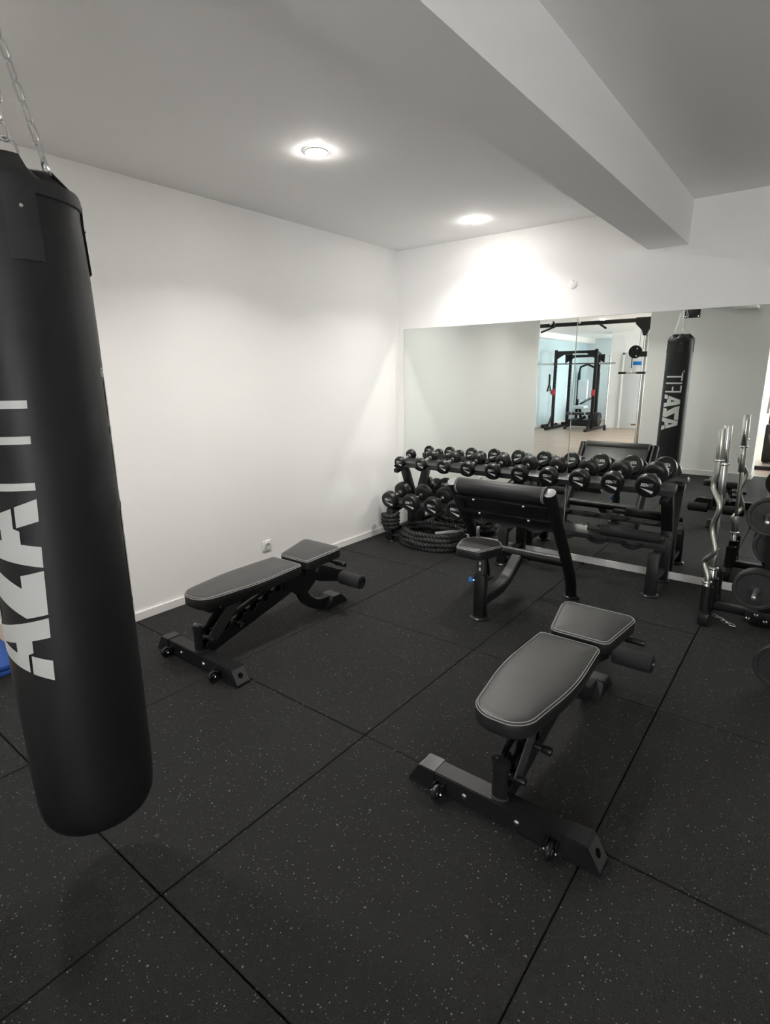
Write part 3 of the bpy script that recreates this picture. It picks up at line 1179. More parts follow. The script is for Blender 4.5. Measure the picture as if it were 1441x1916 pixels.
# curved spine to the cross tube
path = [(-0.014, 0.02, 0.120), (-0.014, 0.16, 0.120), (-0.012, 0.26, 0.128), (-0.010, 0.35, 0.158), (-0.006, 0.43, 0.210), (-0.004, 0.53, 0.280)]
bm = bmesh.new()
prev = None
for i, p in enumerate(path):
    p = Vector(p)
    tdir = (Vector(path[min(i + 1, len(path) - 1)]) - Vector(path[max(i - 1, 0)])).normalized()
    nrm = Vector((0, -tdir.z, tdir.y))
    ring = [bm.verts.new(p + Vector((sx * 0.036, 0, 0)) + nrm * sn * 0.032) for sx, sn in ((-1, -1), (1, -1), (1, 1), (-1, 1))]
    if prev:
        for k in range(4):
            bm.faces.new((prev[k], prev[(k + 1) % 4], ring[(k + 1) % 4], ring[k]))
    else:
        bm.faces.new(ring[::-1])
    prev = ring
bm.faces.new(prev)
bmesh.ops.recalc_face_normals(bm, faces=bm.faces)
bmesh.ops.bevel(bm, geom=[e for e in bm.edges if e.calc_face_angle(0) > 1.0], offset=0.006, segments=2, affect='EDGES')
MB().add(bm).build('curved_spine', blk, pc)
mb = MB()
mb.cyl((-0.335, 0.560, 0.300), (0.335, 0.560, 0.300), 0.036, seg=28)
ct = mb.build('cross_tube', blk, pc)
for s in (-1, 1):
    mb = MB()
    mb.box((s * 0.055, 0.530, 0.272), (0.060, 0.025, 0.012), 0.002)
    mb.build('spine_flange', blk, ct)
    MB().cyl((s * 0.076, 0.520, 0.270), (s * 0.076, 0.506, 0.266), 0.008, seg=10).build('flange_bolt', M['chrome'], ct)
# two bent legs
for s in (-1, 1):
    path = [(s * 0.345, y_, z_) for y_, z_ in ((0.700, 0.015), (0.682, 0.10), (0.640, 0.19), (0.583, 0.275), (0.458, 0.448), (0.312, 0.645), (0.213, 0.790), (0.168, 0.858))]
    sm = []
    for k in range(len(path) - 1):
        a, b2 = Vector(path[k]), Vector(path[k + 1])
        for q_ in range(4):
            sm.append(a.lerp(b2, q_ / 4))
    sm.append(Vector(path[-1]))
    mb = MB()
    mb.tube(sm, 0.0385, 20)
    lg = mb.build('leg', blk, pc, 50)
    disc_foot(lg, s * 0.345, 0.702)
    dv = (Vector(path[-1]) - Vector(path[-2])).normalized()
    mb = MB()
    mb.cyl(Vector(path[-1]) - dv * 0.002, Vector(path[-1]) + dv * 0.004, 0.039, seg=20, bev=0.003)
    mb.build('leg_cap', M['cap_grey'], lg)
# arm roll and sloping pad
mb = MB()
mb.cyl((-0.320, 0.185, 0.836), (0.320, 0.185, 0.836), 0.052, seg=36, bev=0.006)
rl = mb.build('arm_roll', M['leather_side'], pc)
for s in (-1, 1):
    mb = MB()
    for x in (0.312, 0.303):
        mb.tube([(s * x, 0.185 + 0.0525 * cos(2 * pi * k / 36), 0.836 + 0.0525 * sin(2 * pi * k / 36)) for k in range(36)], 0.0016, 6, closed=True)
    mb.build('stitching', M['stitch'], rl)
sl = Vector((0, 0.30, -0.36)).normalized()
nr = Vector((0, 0.36, 0.30)).normalized()
pm = Matrix(((1, 0, 0, 0), (0, sl.y, nr.y, 0), (0, sl.z, nr.z, 0), (0, 0, 0, 1)))
mb = MB()
mb.box((0, 0.20, 0.005), (0.62, 0.36, 0.06), 0.014, 3, mtx=Matrix.Translation((0, 0.185, 0.845)) @ pm)
mb.build('arm_pad', M['leather'], pc)
mb = MB()
mb.box((0, 0.17, -0.032), (0.60, 0.30, 0.014), 0.002, mtx=Matrix.Translation((0, 0.185, 0.845)) @ pm)
bd = mb.build('pad_board', M['black_gloss'], pc)
for yy in (0.078, 0.225):
    mb = MB()
    mb.box((0, yy, -0.050), (0.66, 0.034, 0.026), 0.004, mtx=Matrix.Translation((0, 0.185, 0.845)) @ pm)
    rr = mb.build('pad_rail', blk, pc)
    for xx in (-0.19, 0.17):
        p = Matrix.Translation((0, 0.185, 0.845)) @ pm
        MB().cyl(p @ Vector((xx, yy - .002, -0.063)), p @ Vector((xx, yy - .002, -0.072)), 0.011, 0.006, seg=12).build('rail_bolt', M['chrome'], rr)
mb = MB()
mb.box((-0.285, 0.44, 0.44), (0.012, 0.03, 0.09), 0.003)
mb.build('bar_catch', M['satin'], pc)

# ------------------------------------------------------------------ dumbbell rack
rk = thing('dumbbell_rack', 'black two-tier steel dumbbell rack standing before the mirror', 'rack', (0, 0, 0))
TX0, TX1 = 0.185, 2.655
TILT = R(15.5)


def tray(zf, yf, name, xoff, n_s, rad):
    """zf, yf: front lip; the tray rises to the wall"""
    m = Matrix.Translation((0, yf, zf)) @ Matrix.Rotation(TILT, 4, 'X')
    mb = MB()
    mb.box(((TX0 + TX1) / 2, 0.1535, 0.0), (TX1 - TX0, 0.122, 0.005), 0.001, mtx=m)
    mb.box(((TX0 + TX1) / 2, 0.0945, -0.022), (TX1 - TX0, 0.005, 0.048), 0.001, mtx=m)
    mb.box(((TX0 + TX1) / 2, 0.2125, -0.022), (TX1 - TX0, 0.005, 0.048), 0.001, mtx=m)
    for x in (TX0, TX1):
        mb.box((x, 0.1535, -0.022), (0.005, 0.122, 0.048), 0.001, mtx=m)
    tr = mb.build(name, M['tray'], rk)
    saddle_data = None
    for i in range(n_s):
        x = xoff + 0.2465 * i
        for yy in (0.060, 0.247):
            if saddle_data is None:
                bm = bmesh.new()
                rows = []
                for k in range(13):
                    a = R(-90 - 44 + 88 * k / 12)
                    rows.append([bm.verts.new((q * cos(a), dy, q * sin(a) + rad)) for q, dy in ((rad, -0.029), (rad, 0.029), (rad + 0.006, 0.029), (rad + 0.006, -0.029))])
                for A, B in zip(rows[:-1], rows[1:]):
                    for q in range(4):
                        bm.faces.new((A[q], A[(q + 1) % 4], B[(q + 1) % 4], B[q]))
                bm.faces.new(rows[0][::-1])
                bm.faces.new(rows[-1])
                bmesh.ops.recalc_face_normals(bm, faces=bm.faces)
                o = MB().add(bm).build('saddle', M['black_gloss'], tr)
                saddle_data = o.data
            else:
                o = bpy.data.objects.new('saddle', saddle_data)
                C.objects.link(o)
                o.parent = tr
            o.matrix_local = m @ Matrix.Translation((x, yy, -0.034))
    return m


RAD_T, RAD_L = 0.088, 0.096
mT = tray(0.728, -0.402, 'upper_tray', 0.28, 10, RAD_T)
mL = tray(0.335, -0.452, 'lower_tray', 0.215, 10, RAD_L)
for x in (0.235, 1.43, 2.605):
    mb = MB()
    pth = [(x, -0.085, 0.012), (x, -0.088, 0.42), (x, -0.222, 0.705)]
    mb.beam(pth[0], pth[1], 0.080, 0.055, 0.006, upv=(0, -1, 0))
    mb.beam((x, -0.082, 0.40), pth[2], 0.080, 0.055, 0.006, upv=(0, -1, 0))
    mb.build('upright', blk, rk)
    mb = MB()
    mb.beam((x, -0.460, 0.012), (x, -0.440, 0.318), 0.078, 0.05, 0.006, upv=(0, -1, 0))
    mb.build('front_leg', blk, rk)
    for nm, a_, b_ in (('base_rail', (x, -0.435, 0.105), (x, -0.10, 0.105)), ('tray_arm', (x, -0.44, 0.272), (x, -0.11, 0.355)), ('tray_arm', (x, -0.36, 0.673), (x, -0.16, 0.728))):
        mb = MB()
        mb.beam(a_, b_, 0.05, 0.038, 0.004)
        mb.build(nm, blk, rk)
    disc_foot(rk, x, -0.460, r=0.060)
    disc_foot(rk, x, -0.085, r=0.055)

def dumbbell_parts(r, t, gap):
    """unit along local y: two heads, handle, logos"""
    d = {}
    yh = gap / 2
    for s in (-1, 1):
        mb = MB()
        q = Matrix.Rotation(R(90) if s < 0 else R(-90), 4, 'X')
        mb.lathe([(0, 0.0), (r * 0.55, 0.0), (r * 0.80, 0.003), (r * 0.96, 0.013), (r, 0.024), (r, t - 0.018), (r * 0.965, t - 0.007), (r * 0.88, t - 0.0015), (r * 0.80, t), (r * 0.785, t - 0.003), (0, t - 0.003)], 36,
                 Matrix.Translation((0, s * yh, 0)) @ q)
        d['head', s] = mb
        mb = MB()
        bm = bmesh.new()
        sc_ = r * 1.02 / 3.72
        yo = s * (yh + t - 0.0022)
        polys = logo_polys()[:9] + [([(-0.15, -0.45), (3.75, -1.35), (3.35, -2.25)], [])]
        for outer, holes in polys:
            flat_poly(bm, outer, holes, lambda x, y: ((-s) * (x - 1.85) * sc_, yo, (y + 0.15) * sc_ * 1.05))
        mb.add(bm)
        d['logo', s] = mb
    mb = MB()
    n = 9
    mb.lathe([(0.0, -yh)] + [(0.0135 + 0.0025 * sin(pi * k / n), -yh + gap * k / n) for k in range(n + 1)] + [(0.0, yh)], 16, Matrix.Rotation(R(90), 4, 'X'))
    d['handle'] = mb
    for s in (-1, 1):
        mb = MB()
        mb.cyl((0, s * (yh - 0.010), 0), (0, s * yh, 0), 0.019, seg=16)
        d['collar', s] = mb
    return d


def make_dumbbell(x, r, t, gap, m, label, group):
    """m: tray matrix; heads rest in the saddles"""
    b = thing('dumbbell', label, 'dumbbell', group=group)
    p = dumbbell_parts(r, t, gap)
    for s in (-1, 1):
        h = p['head', s].build('head', M['dumbbell'], b, 35)
        p['logo', s].build('printed_logo', M['print'], h)
        p['collar', s].build('collar', M['satin'], b)
    p['handle'].build('handle', M['chrome'], b)
    b.matrix_world = m @ Matrix.Translation((x, 0.1535, -0.034 + 0.0015 + r)) @ Matrix.Rotation(random.uniform(-.05, .05), 4, 'Y')
    return b


ORD = ['first', 'second', 'third', 'fourth', 'fifth', 'sixth', 'seventh', 'eighth', 'ninth']
for i in range(10):
    r = 0.0535 + (0.085 - 0.0535) * i / 9
    t = 0.054 + 0.0032 * i
    lab = ('black round-headed dumbbell, %s from the left on the upper tier' % ORD[i]) if i < 9 else 'black round-headed dumbbell at the right end of the upper tier'
    if i == 0:
        lab = 'smallest black dumbbell at the left end of the upper tier'
    make_dumbbell(0.28 + 0.2465 * i, r, t, 0.130, mT, lab, 'dumbbells on the upper rack tier')
for i in range(4):
    lab = ['black dumbbell at the left end of the lower tier above the rope', 'black dumbbell, second from the left on the lower tier',
           'black dumbbell, third from the left on the lower tier', 'lower tier dumbbell half hidden behind the preacher bench arm'][i]
    make_dumbbell(0.215 + 0.2465 * i, 0.086 + 0.0015 * i, 0.080, 0.130, mL, lab, 'dumbbells on the lower rack tier')

# foam bar pad lying on the lower tray
t = thing('barbell_pad', 'black foam barbell pad lying at the right end of the lower tray', 'pad', (2.395, -0.345, 0.408))
mb = MB()
mb.cyl((-0.205, 0, 0), (0.215, 0, 0), 0.038, seg=28, bev=0.005)
mb.build('foam_sleeve', M['foam'], t)
mb = MB()
mb.cyl((-0.305, 0, -0.004), (0.245, 0, -0.004), 0.020, seg=18, bev=0.003)
mb.build('inner_bar', M['grip'], t)
mb = MB()
mb.tube([(-0.300, 0, 0.012), (-0.306, -0.004, 0.026), (-0.304, -0.004, 0.040)], 0.004, 8)
mb.build('end_hook', M['grip'], t)


# ------------------------------------------------------------------ battle rope
def strand(path_, r, per, amp=0.17):
    acc = [0.0]
    for a, b2 in zip(path_[:-1], path_[1:]):
        acc.append(acc[-1] + (Vector(b2) - Vector(a)).length)
    return lambda i, th: r * (1 + amp * abs(cos(1.5 * (th - 2 * pi * acc[i] / per))) - amp * 0.6)


t = thing('battle_rope', 'thick black battle rope coiled on the floor under the rack', 'rope', (0.640, -0.315, 0))
pts = []
loops = [(0.325, 0.235, 0.022), (0.275, 0.19, 0.024), (0.330, 0.242, 0.062), (0.28, 0.20, 0.064), (0.315, 0.228, 0.102), (0.275, 0.185, 0.106), (0.300, 0.212, 0.140)]
for li, (a, b2, z) in enumerate(loops):
    for k in range(300):
        f = k / 300
        na, nb, nz = loops[min(li + 1, len(loops) - 1)]
        w = max(0, (f - 0.8) / 0.2)
        th = 2 * pi * f + 0.6
        ra, rb = a + (na - a) * w, b2 + (nb - b2) * w
        wob = 1 + 0.02 * sin(5 * th + li * 1.7)
        pts.append((ra * wob * cos(th), rb * wob * sin(th), z + (nz - z) * w + 0.003 * sin(7 * th + li)))
mb = MB()
mb.tube(pts, 0.019, 16, rfun=strand(pts, 0.0235, 0.10, 0.50))
mb.build('rope_coil', M['rope'], t, 80)
# turns wound round the rack's front leg
pts = []
cx, cy = 0.235 - 0.640, -0.452 + 0.315
N = 260
for k in range(N):
    f = k / (N - 1)
    th = 2 * pi * 3.6 * f - 1.2
    pts.append((cx + 0.073 * cos(th), cy + 0.062 * sin(th), 0.145 + 0.135 * f + 0.004 * sin(2 * th)))
mb = MB()
mb.tube(pts, 0.017, 14, rfun=strand(pts, 0.0215, 0.10, 0.42))
mb.build('leg_wrap', M['rope'], t, 80)
mb = MB()
pts = [Vector((cx - 0.06, cy - 0.01, 0.15)).lerp(Vector((-0.30, -0.09, 0.03)), k / 60) + Vector((-0.03 * sin(pi * k / 60), -0.03 * sin(pi * k / 60), 0)) for k in range(61)]
mb.tube(pts, 0.018, 14, rfun=strand(pts, 0.0215, 0.10, 0.42))
mb.build('loose_run', M['rope'], t, 80)
mb = MB()
mb.cyl((0.12, -0.15, 0.155), (0.30, 0.05, 0.165), 0.0185, seg=16, bev=0.004)
mb.build('hand_sleeve', M['rope_grip'], t)

# ------------------------------------------------------------------ plate tree with bar holders
tree = thing('plate_tree', 'black weight plate tree with three upright bar tubes at the right edge', 'weight rack', (3.30, -0.55, 0))
ox, oy = 3.30, -0.55
mb = MB()
mb.box((2.992 - ox, -0.50 - oy, 0.052), (0.052, 0.58, 0.050), 0.005)
hf = mb.build('holder_foot', blk, tree)
for y in (-0.785, -0.215):
    MB().box((2.992 - ox, y - oy, 0.040), (0.060, 0.022, 0.074), 0.004).build('foot_cap', M['black_gloss'], hf)
mb = MB()
mb.box((3.12 - ox, -0.53 - oy, 0.056), (0.24, 0.05, 0.05), 0.004)
mb.build('link_bar', blk, tree)
HOLD = [(2.988, -0.715), (2.992, -0.535), (2.996, -0.345)]
for x, y in HOLD:
    mb = MB()
    mb.lathe([(0.034, 0.076), (0.034, 0.245), (0.028, 0.246), (0.028, 0.085), (0, 0.085)], 24, Matrix.Translation((x - ox, y - oy, 0)))
    mb.build('bar_tube', blk, tree)
mb = MB()
mb.box((0.0, -0.03, 0.062), (0.20, 0.075, 0.075), 0.004)
mb.box((0.0, 0.10, 0.030), (0.09, 0.30, 0.06), 0.004)
mb.box((0.19, -0.02, 0.056), (0.30, 0.05, 0.05), 0.004)
bp = mb.build('base', blk, tree)
for x, z in ((-0.082, 0.045), (0.012, 0.045), (-0.040, 0.078)):
    mb = MB()
    mb.lathe([(0, 0.009), (0.006, 0.008), (0.011, 0.002), (0.013, 0)], 16, Matrix.Translation((x, -0.068, z)) @ Matrix.Rotation(R(90), 4, 'X'))
    mb.build('base_bolt', M['chrome'], bp)
mb = MB()
mb.beam((0, 0, 0.05), (0, 0, 1.15), 0.075, 0.075, 0.006, upv=(0, 1, 0))
mb.build('mast', blk, tree)
PEG_Z = (0.262, 0.724)
for px_, z in ((-0.058, 0.2665), (-0.050, 0.7305)):
    mb = MB()
    mb.cyl((px_, -0.03, z), (px_, -0.30, z), 0.0125, seg=16, bev=0.003)
    mb.build('plate_peg', M['satin'], tree)
mb = MB()
mb.cyl((0.0, 0.03, 0.49), (0.0, 0.20, 0.490), 0.0125, seg=16, bev=0.003)
mb.build('plate_peg', M['satin'], tree)


def plate_mesh(r, t):
    mb = MB()
    mb.lathe([(0.0135, 0), (r * .26, 0), (r * .27, -0.004), (r * .34, -0.005), (r * .80, -0.005), (r * .84, 0), (r * .97, 0.0), (r, 0.004), (r, t - 0.004), (r * .97, t), (r * .84, t), (r * .80, t + 0.005 - .001),
              (r * .34, t + 0.004), (r * .27, t), (r * .26, t), (0.0135, t), (0.0135, 0)], 56, Matrix.Rotation(R(90), 4, 'X'))
    return mb


def make_plate(loc, r, t, label, rot=0.0, tilt=0.0):
    b = thing('weight_plate', label, 'weight plate', loc, group='weight plates on the tree')
    mb = MB()
    mb.lathe([(0.0135, 0.002), (r * .25, 0.002), (r * .28, 0.006), (r * .80, 0.006), (r * .85, 0.001), (r * .965, 0.0), (r, 0.005), (r, t - 0.005), (r * .965, t), (r * .85, t - .001), (r * .80, t - 0.006),
              (r * .28, t - 0.006), (r * .25, t - .002), (0.0135, t - .002), (0.0135, 0.002)], 56, Matrix.Rotation(R(90), 4, 'X'))
    mb.build('disc', M['plate'], b, 30)
    mb = MB()
    mb.lathe([(0.0132, -0.001), (0.022, -0.001), (0.022, 0.002), (0.022, t + .001), (0.0132, t + 0.001), (0.0132, -0.001)], 24, Matrix.Rotation(R(90), 4, 'X'))
    mb.build('hub_ring', M['steel_grey'], b)
    for k in range(3):
        a0 = rot + 2 * pi * k / 3
        for (yy, s) in ((-t + 0.0048, -1),):
            bm = bmesh.new()
            pl = [(r * .70 * cos(a0 + R(d_)), r * .70 * sin(a0 + R(d_))) for d_ in range(-28, 29, 7)] + [(r * .58 * cos(a0 + R(d_)), r * .58 * sin(a0 + R(d_))) for d_ in range(28, -29, -7)]
            mb = MB()
            mb.prism(pl, 0.0, 0.0015, Matrix.Translation((0, -t + 0.006, 0)) @ AX_Y)
            mb.build('grip_slot', M['dumbbell_face'], b)
            bm.free()
    b.rotation_euler = (tilt, 0, 0)
    return b


make_plate((3.242, -0.622, 0.266), 0.128, 0.034, 'rear weight plate on the lowest front peg, behind the big one')
make_plate((3.242, -0.662, 0.266), 0.128, 0.034, 'front weight plate on the lowest front peg of the tree', 0.5)
make_plate((3.250, -0.622, 0.730), 0.115, 0.030, 'rear weight plate on the upper front peg of the tree', 0.2)
make_plate((3.250, -0.658, 0.730), 0.115, 0.030, 'front weight plate on the upper front peg of the tree', 0.9)
make_plate((3.300, -0.408, 0.4895), 0.128, 0.030, 'weight plate on the rear peg facing the mirror behind the mast', 0.2)
# plates standing on the floor, leaning on each other at the right edge
make_plate((3.425, -1.36, 0.119), 0.119, 0.040, 'thick weight plate standing on the floor at the right edge', 0.4)

# bars in the tubes
t = thing('straight_bar', 'short chrome straight barbell standing upright in the middle tube', 'barbell', (2.992, -0.535, 0.087))
t.rotation_euler = (R(-0.2), R(-1.6), 0)
mb = MB()
mb.cyl((0, 0, 0.34), (0, 0, 0.82), 0.0125, seg=20)
mb.build('shaft', M['chrome'], t)
for z0, z1 in ((0.0, 0.215), (0.925, 1.165)):
    mb = MB()
    mb.cyl((0, 0, z0), (0, 0, z1), 0.0235, seg=24, bev=0.002)
    mb.build('sleeve', M['chrome'], t)
for z0, z1 in ((0.235, 0.36), (0.72, 0.91)):
    mb = MB()
    mb.cyl((0, 0, z0), (0, 0, z1), 0.0225, seg=24, bev=0.002)
    mb.build('inner_sleeve', M['satin'], t)
for z in (0.215, 0.91):
    mb = MB()
    mb.cyl((0, 0, z), (0, 0, z + 0.016), 0.031, seg=24, bev=0.004)
    mb.build('collar', M['chrome'], t)
t = thing('curl_bar', 'bent nickel curl bar standing upright in the front tube', 'barbell', (2.985, -0.718, 0.087))
t.rotation_euler = (R(0.0), R(-2.2), R(-36))
OFF = [(0.18, 0), (0.27, 0.0), (0.315, -0.004), (0.40, -0.030), (0.50, 0.030), (0.60, 0.020), (0.64, 0.008), (0.70, -0.020), (0.765, 0.032), (0.795, 0.030), (0.865, -0.026), (0.90, -0.027), (0.955, 0.0), (1.02, 0.0)]
raw = [Vector((x, 0, z)) for z, x in [(0.17, 0), (0.225, 0.000), (0.310, -0.034), (0.395, 0.034), (0.535, 0.000), (0.680, 0.036), (0.790, -0.024), (0.89, -0.006), (1.0, 0)]]
sm = []
for k in range(len(raw) - 1):
    p0, p1, p2, p3 = raw[max(k - 1, 0)], raw[k], raw[k + 1], raw[min(k + 2, len(raw) - 1)]
    for q_ in range(8):
        u = q_ / 8
        sm.append(0.5 * ((2 * p1) + (p2 - p0) * u + (2 * p0 - 5 * p1 + 4 * p2 - p3) * u * u + (3 * p1 - p0 - 3 * p2 + p3) * u ** 3))
sm.append(raw[-1])
mb = MB()
mb.tube(sm, 0.0165, 18)
mb.build('bent_shaft', M['nickel'], t, 60)
for z0, z1 in ((0.0, 0.175), (0.965, 1.155)):
    mb = MB()
    mb.cyl((0, 0, z0), (0, 0, z1), 0.0205, seg=22, bev=0.002)
    mb.build('sleeve', M['nickel'], t)
for z in (0.175, 0.955):
    mb = MB()
    mb.cyl((0, 0, z), (0, 0, z + 0.012), 0.029, seg=24, bev=0.003)
    mb.build('collar', M['chrome'], t)

# small chain with snap hook on the floor by the tree
t = thing('chain_with_hook', 'short chrome chain with snap hook lying by the plate tree foot', 'chain', (3.03, -0.60, 0))
lm = first_link.data
for k in range(4):
    o = bpy.data.objects.new('chain_link', lm)
    C.objects.link(o)
    o.parent = t
    o.location = (0.012 + 0.020 * k, -0.018 * k + 0.006 * (k % 2), 0.011)
    o.rotation_euler = (R(90), R(35 + 90 * (k % 2)), R(50 + 25 * sin(k * 2.1)))
mb = MB()
mb.tube([(0.105 + 0.030 * cos(2 * pi * k / 22), -0.085 + 0.015 * sin(2 * pi * k / 22) - 0.012 * cos(2 * pi * k / 22), 0.007) for k in range(22)], 0.0045, 8, closed=True)
mb.build('snap_hook', M['chrome'], t)

# ------------------------------------------------------------------ training room seen in the mirror
# power rack
pr = thing('power_rack', 'black power rack with bar holes reflected in the mirror', 'rack', (-2.24, -11.4, 0))
PW, PD = 0.565, 0.75
for sx in (-1, 1):
    for yy in (0.0, -PD):
        ux = sx * PW + (0 if yy == 0 else (0.16 if sx < 0 else -0.15))
        mb = MB()
        mb.beam((ux, yy, 0.06), (ux, yy, 2.22 if yy == 0 else 2.14), 0.075, 0.075, 0.004, upv=(0, 1, 0))
        u = mb.build('upright', M['black'], pr)
        for k in range(14):
            o = MB().box((ux - sx * 0.038, yy, 0.6 + k * 0.11), (0.003, 0.02, 0.02)).build('adjustment_hole', M['satin'], u) if k == 0 else None
            if k == 0:
                hd = o.data
            else:
                o = bpy.data.objects.new('adjustment_hole', hd)
                C.objects.link(o)
                o.parent = u
                o.location = (0, 0, k * 0.11)
    mb = MB()
    mb.beam((sx * PW, 0.50, 0.035), (sx * PW, -1.05, 0.035), 0.075, 0.07, 0.004)
    mb.build('floor_runner', M['black'], pr)
    mb = MB()
    mb.beam((sx * PW, 0.0, 2.16), (sx * PW + (0.16 if sx < 0 else -0.15), -PD, 2.10), 0.06, 0.06, 0.004)
    mb.build('side_beam', M['black'], pr)
    mb = MB()
    mb.beam((sx * PW, 0.36, 0.05), (sx * PW, 0.02, 0.42), 0.05, 0.05, 0.004)
    mb.build('brace', M['black'], pr)
    MB().box((sx * PW, 0.055, 1.05), (0.085, 0.05, 0.16), 0.006).build('bar_catch', M['red'], pr)
for yy, z in ((0.0, 2.15), (-PD, 2.06)):
    mb = MB()
    mb.beam((-PW, yy, z), (PW, yy, z), 0.06, 0.075, 0.004)
    for sx in (-1, 1):
        mb.prism([(sx * PW, z - 0.03), (sx * (PW - 0.28), z - 0.03), (sx * PW, z - 0.20)], yy - 0.02, yy + 0.02, Matrix(((1, 0, 0, 0), (0, 0, 1, 0), (0, 1, 0, 0), (0, 0, 0, 1))),
                 holes=())
    mb.build('top_beam', M['black'], pr)
mb = MB()
mb.beam((-PW, -PD, 0.10), (PW, -PD, 0.10), 0.06, 0.10, 0.004)
mb.build('rear_beam', M['black'], pr)
mb = MB()
mb.cyl((PW + 0.03, -0.10, 0.32), (PW + 0.22, -0.10, 0.32), 0.022)
mb.build('storage_peg', M['satin'], pr)
for k in range(2):
    b = thing('weight_plate', ['inner plate stored low on the power rack in the mirror', 'outer plate stored low on the power rack in the mirror'][k], 'weight plate', (-2.24 + PW + 0.06 + 0.07 * k, -11.5, 0.32), group='plates on the power rack')
    mb = MB()
    mb.lathe([(0.024, 0), (0.05, 0), (0.055, 0.008), (0.15, 0.010), (0.16, 0), (0.185, 0), (0.19, 0.008), (0.19, 0.052), (0.185, 0.06), (0.16, 0.06), (0.15, 0.050), (0.055, 0.052), (0.05, 0.06), (0.024, 0.06), (0.024, 0)], 40, AX_X)
    mb.build('disc', M['plate'], b)
    mb = MB()
    mb.lathe([(0.0235, 0.055), (0.05, 0.055), (0.05, 0.063), (0.0235, 0.063), (0.0235, 0.055)], 24, AX_X)
    mb.build('hub_ring', M['steel_grey'], b)
t = thing('barbell', 'long steel barbell resting across the power rack in the mirror', 'barbell', (-2.20, -11.33, 1.835))
mb = MB()
mb.cyl((-0.66, 0, 0), (0.66, 0, 0), 0.015, seg=16)
mb.build('shaft', M['steel_grey'], t)
for s in (-1, 1):
    mb = MB()
    mb.cyl((s * 0.66, 0, 0), (s * 1.06, 0, 0), 0.025, seg=20, bev=0.003)
    mb.build('sleeve', M['satin'], t)
    mb = MB()
    mb.cyl((s * 0.645, 0, 0), (s * 0.665, 0, 0), 0.036, seg=20)
    mb.build('collar', M['satin'], t)
for sx in (-1, 1):
    MB().box((sx * PW, 0.052, 1.835 - 0.045), (0.03, 0.06, 0.05), 0.004).build('j_cup', M['black'], pr)
# upright stored bars beside the rack
for k, (x, y, h, lb) in enumerate(((-1.46, -11.95, 2.12, 'tall chrome barbell stored upright beside the power rack'), (-1.40, -11.75, 1.75, 'thin chrome bar stored upright beside the power rack'))):
    t = thing('upright_bar', lb, 'barbell', (x, y, 0.0), group='bars stored upright by the power rack')
    mb = MB()
    mb.cyl((0, 0, 0.05), (0, 0, h - 0.5), 0.014, seg=16)
    mb.build('shaft', M['satin'], t)
    mb = MB()
    mb.cyl((0, 0, h - 0.5), (0, 0, h), 0.025, seg=18, bev=0.002)
    mb.build('sleeve', M['chrome'], t)
    mb = MB()
    mb.lathe([(0, 0), (0.05, 0), (0.05, 0.02), (0.032, 0.03), (0.032, 0.14), (0, 0.14)], 20)
    mb.build('holder', M['black'], t)
# bench standing in the rack
t = thing('incline_bench', 'bench standing inside the power rack reflected in the mirror', 'bench', (-2.20, -11.73, 0), R(70))
mb = MB()
mb.box((0.0, 0.06, 0.44), (0.26, 0.50, 0.07), 0.02, 3)
mb.build('back_pad', M['leather'], t)
mb = MB()
mb.box((0.0, -0.34, 0.45), (0.26, 0.24, 0.07), 0.02, 3)
mb.build('seat_pad', M['leather'], t)
mb = MB()
mb.beam((0, 0.30, 0.06), (0, -0.24, 0.36), 0.06, 0.08)
mb.build('spine_tube', M['black'], t)
mb = MB()
mb.beam((0, -0.42, 0.05), (0, -0.32, 0.40), 0.06, 0.08)
mb.build('front_leg', M['black'], t)
for y in (0.32, -0.44):
    mb = MB()
    mb.box((0, y, 0.035), (0.34, 0.08, 0.07), 0.006)
    mb.build('foot', M['black'], t)
# pull-down tower with white shroud in the bright recess
t = thing('stack_machine', 'white-shrouded weight stack machine in the bright recess in the mirror', 'machine', (-2.86, -14.2, 0))
for s in (-1, 1):
    mb = MB()
    mb.beam((s * 0.32, -0.3, 0.0), (s * 0.32, -0.3, 1.60), 0.07, 0.10, 0.005, upv=(0, 1, 0))
    mb.build('frame_post', M['black'], t)
mb = MB()
mb.tube([(-0.32, -0.3, 1.58), (-0.26, -0.22, 1.78), (0.0, -0.1, 1.86), (0.24, -0.2, 1.74), (0.32, -0.3, 1.58)], 0.035, 12)
mb.build('top_arch', M['black'], t)
mb = MB()
mb.box((-0.06, 0.0, 1.05), (0.32, 0.10, 0.62), 0.03, 3)
mb.build('back_shroud', M['machine_white'], t)
mb = MB()
mb.box((-0.04, 0.25, 0.50), (0.42, 0.42, 0.09), 0.03, 3)
mb.build('seat', M['machine_white'], t)
mb = MB()
mb.beam((0.30, -0.2, 0.85), (-0.02, 0.3, 0.60), 0.05, 0.05)
mb.beam((-0.04, 0.05, 0.10), (-0.04, 0.25, 0.48), 0.07, 0.07)
mb.build('lever_arm', M['black'], t)
mb = MB()
mb.box((0, 0.05, 0.05), (0.75, 0.85, 0.10), 0.01)
mb.build('base', M['black'], t)
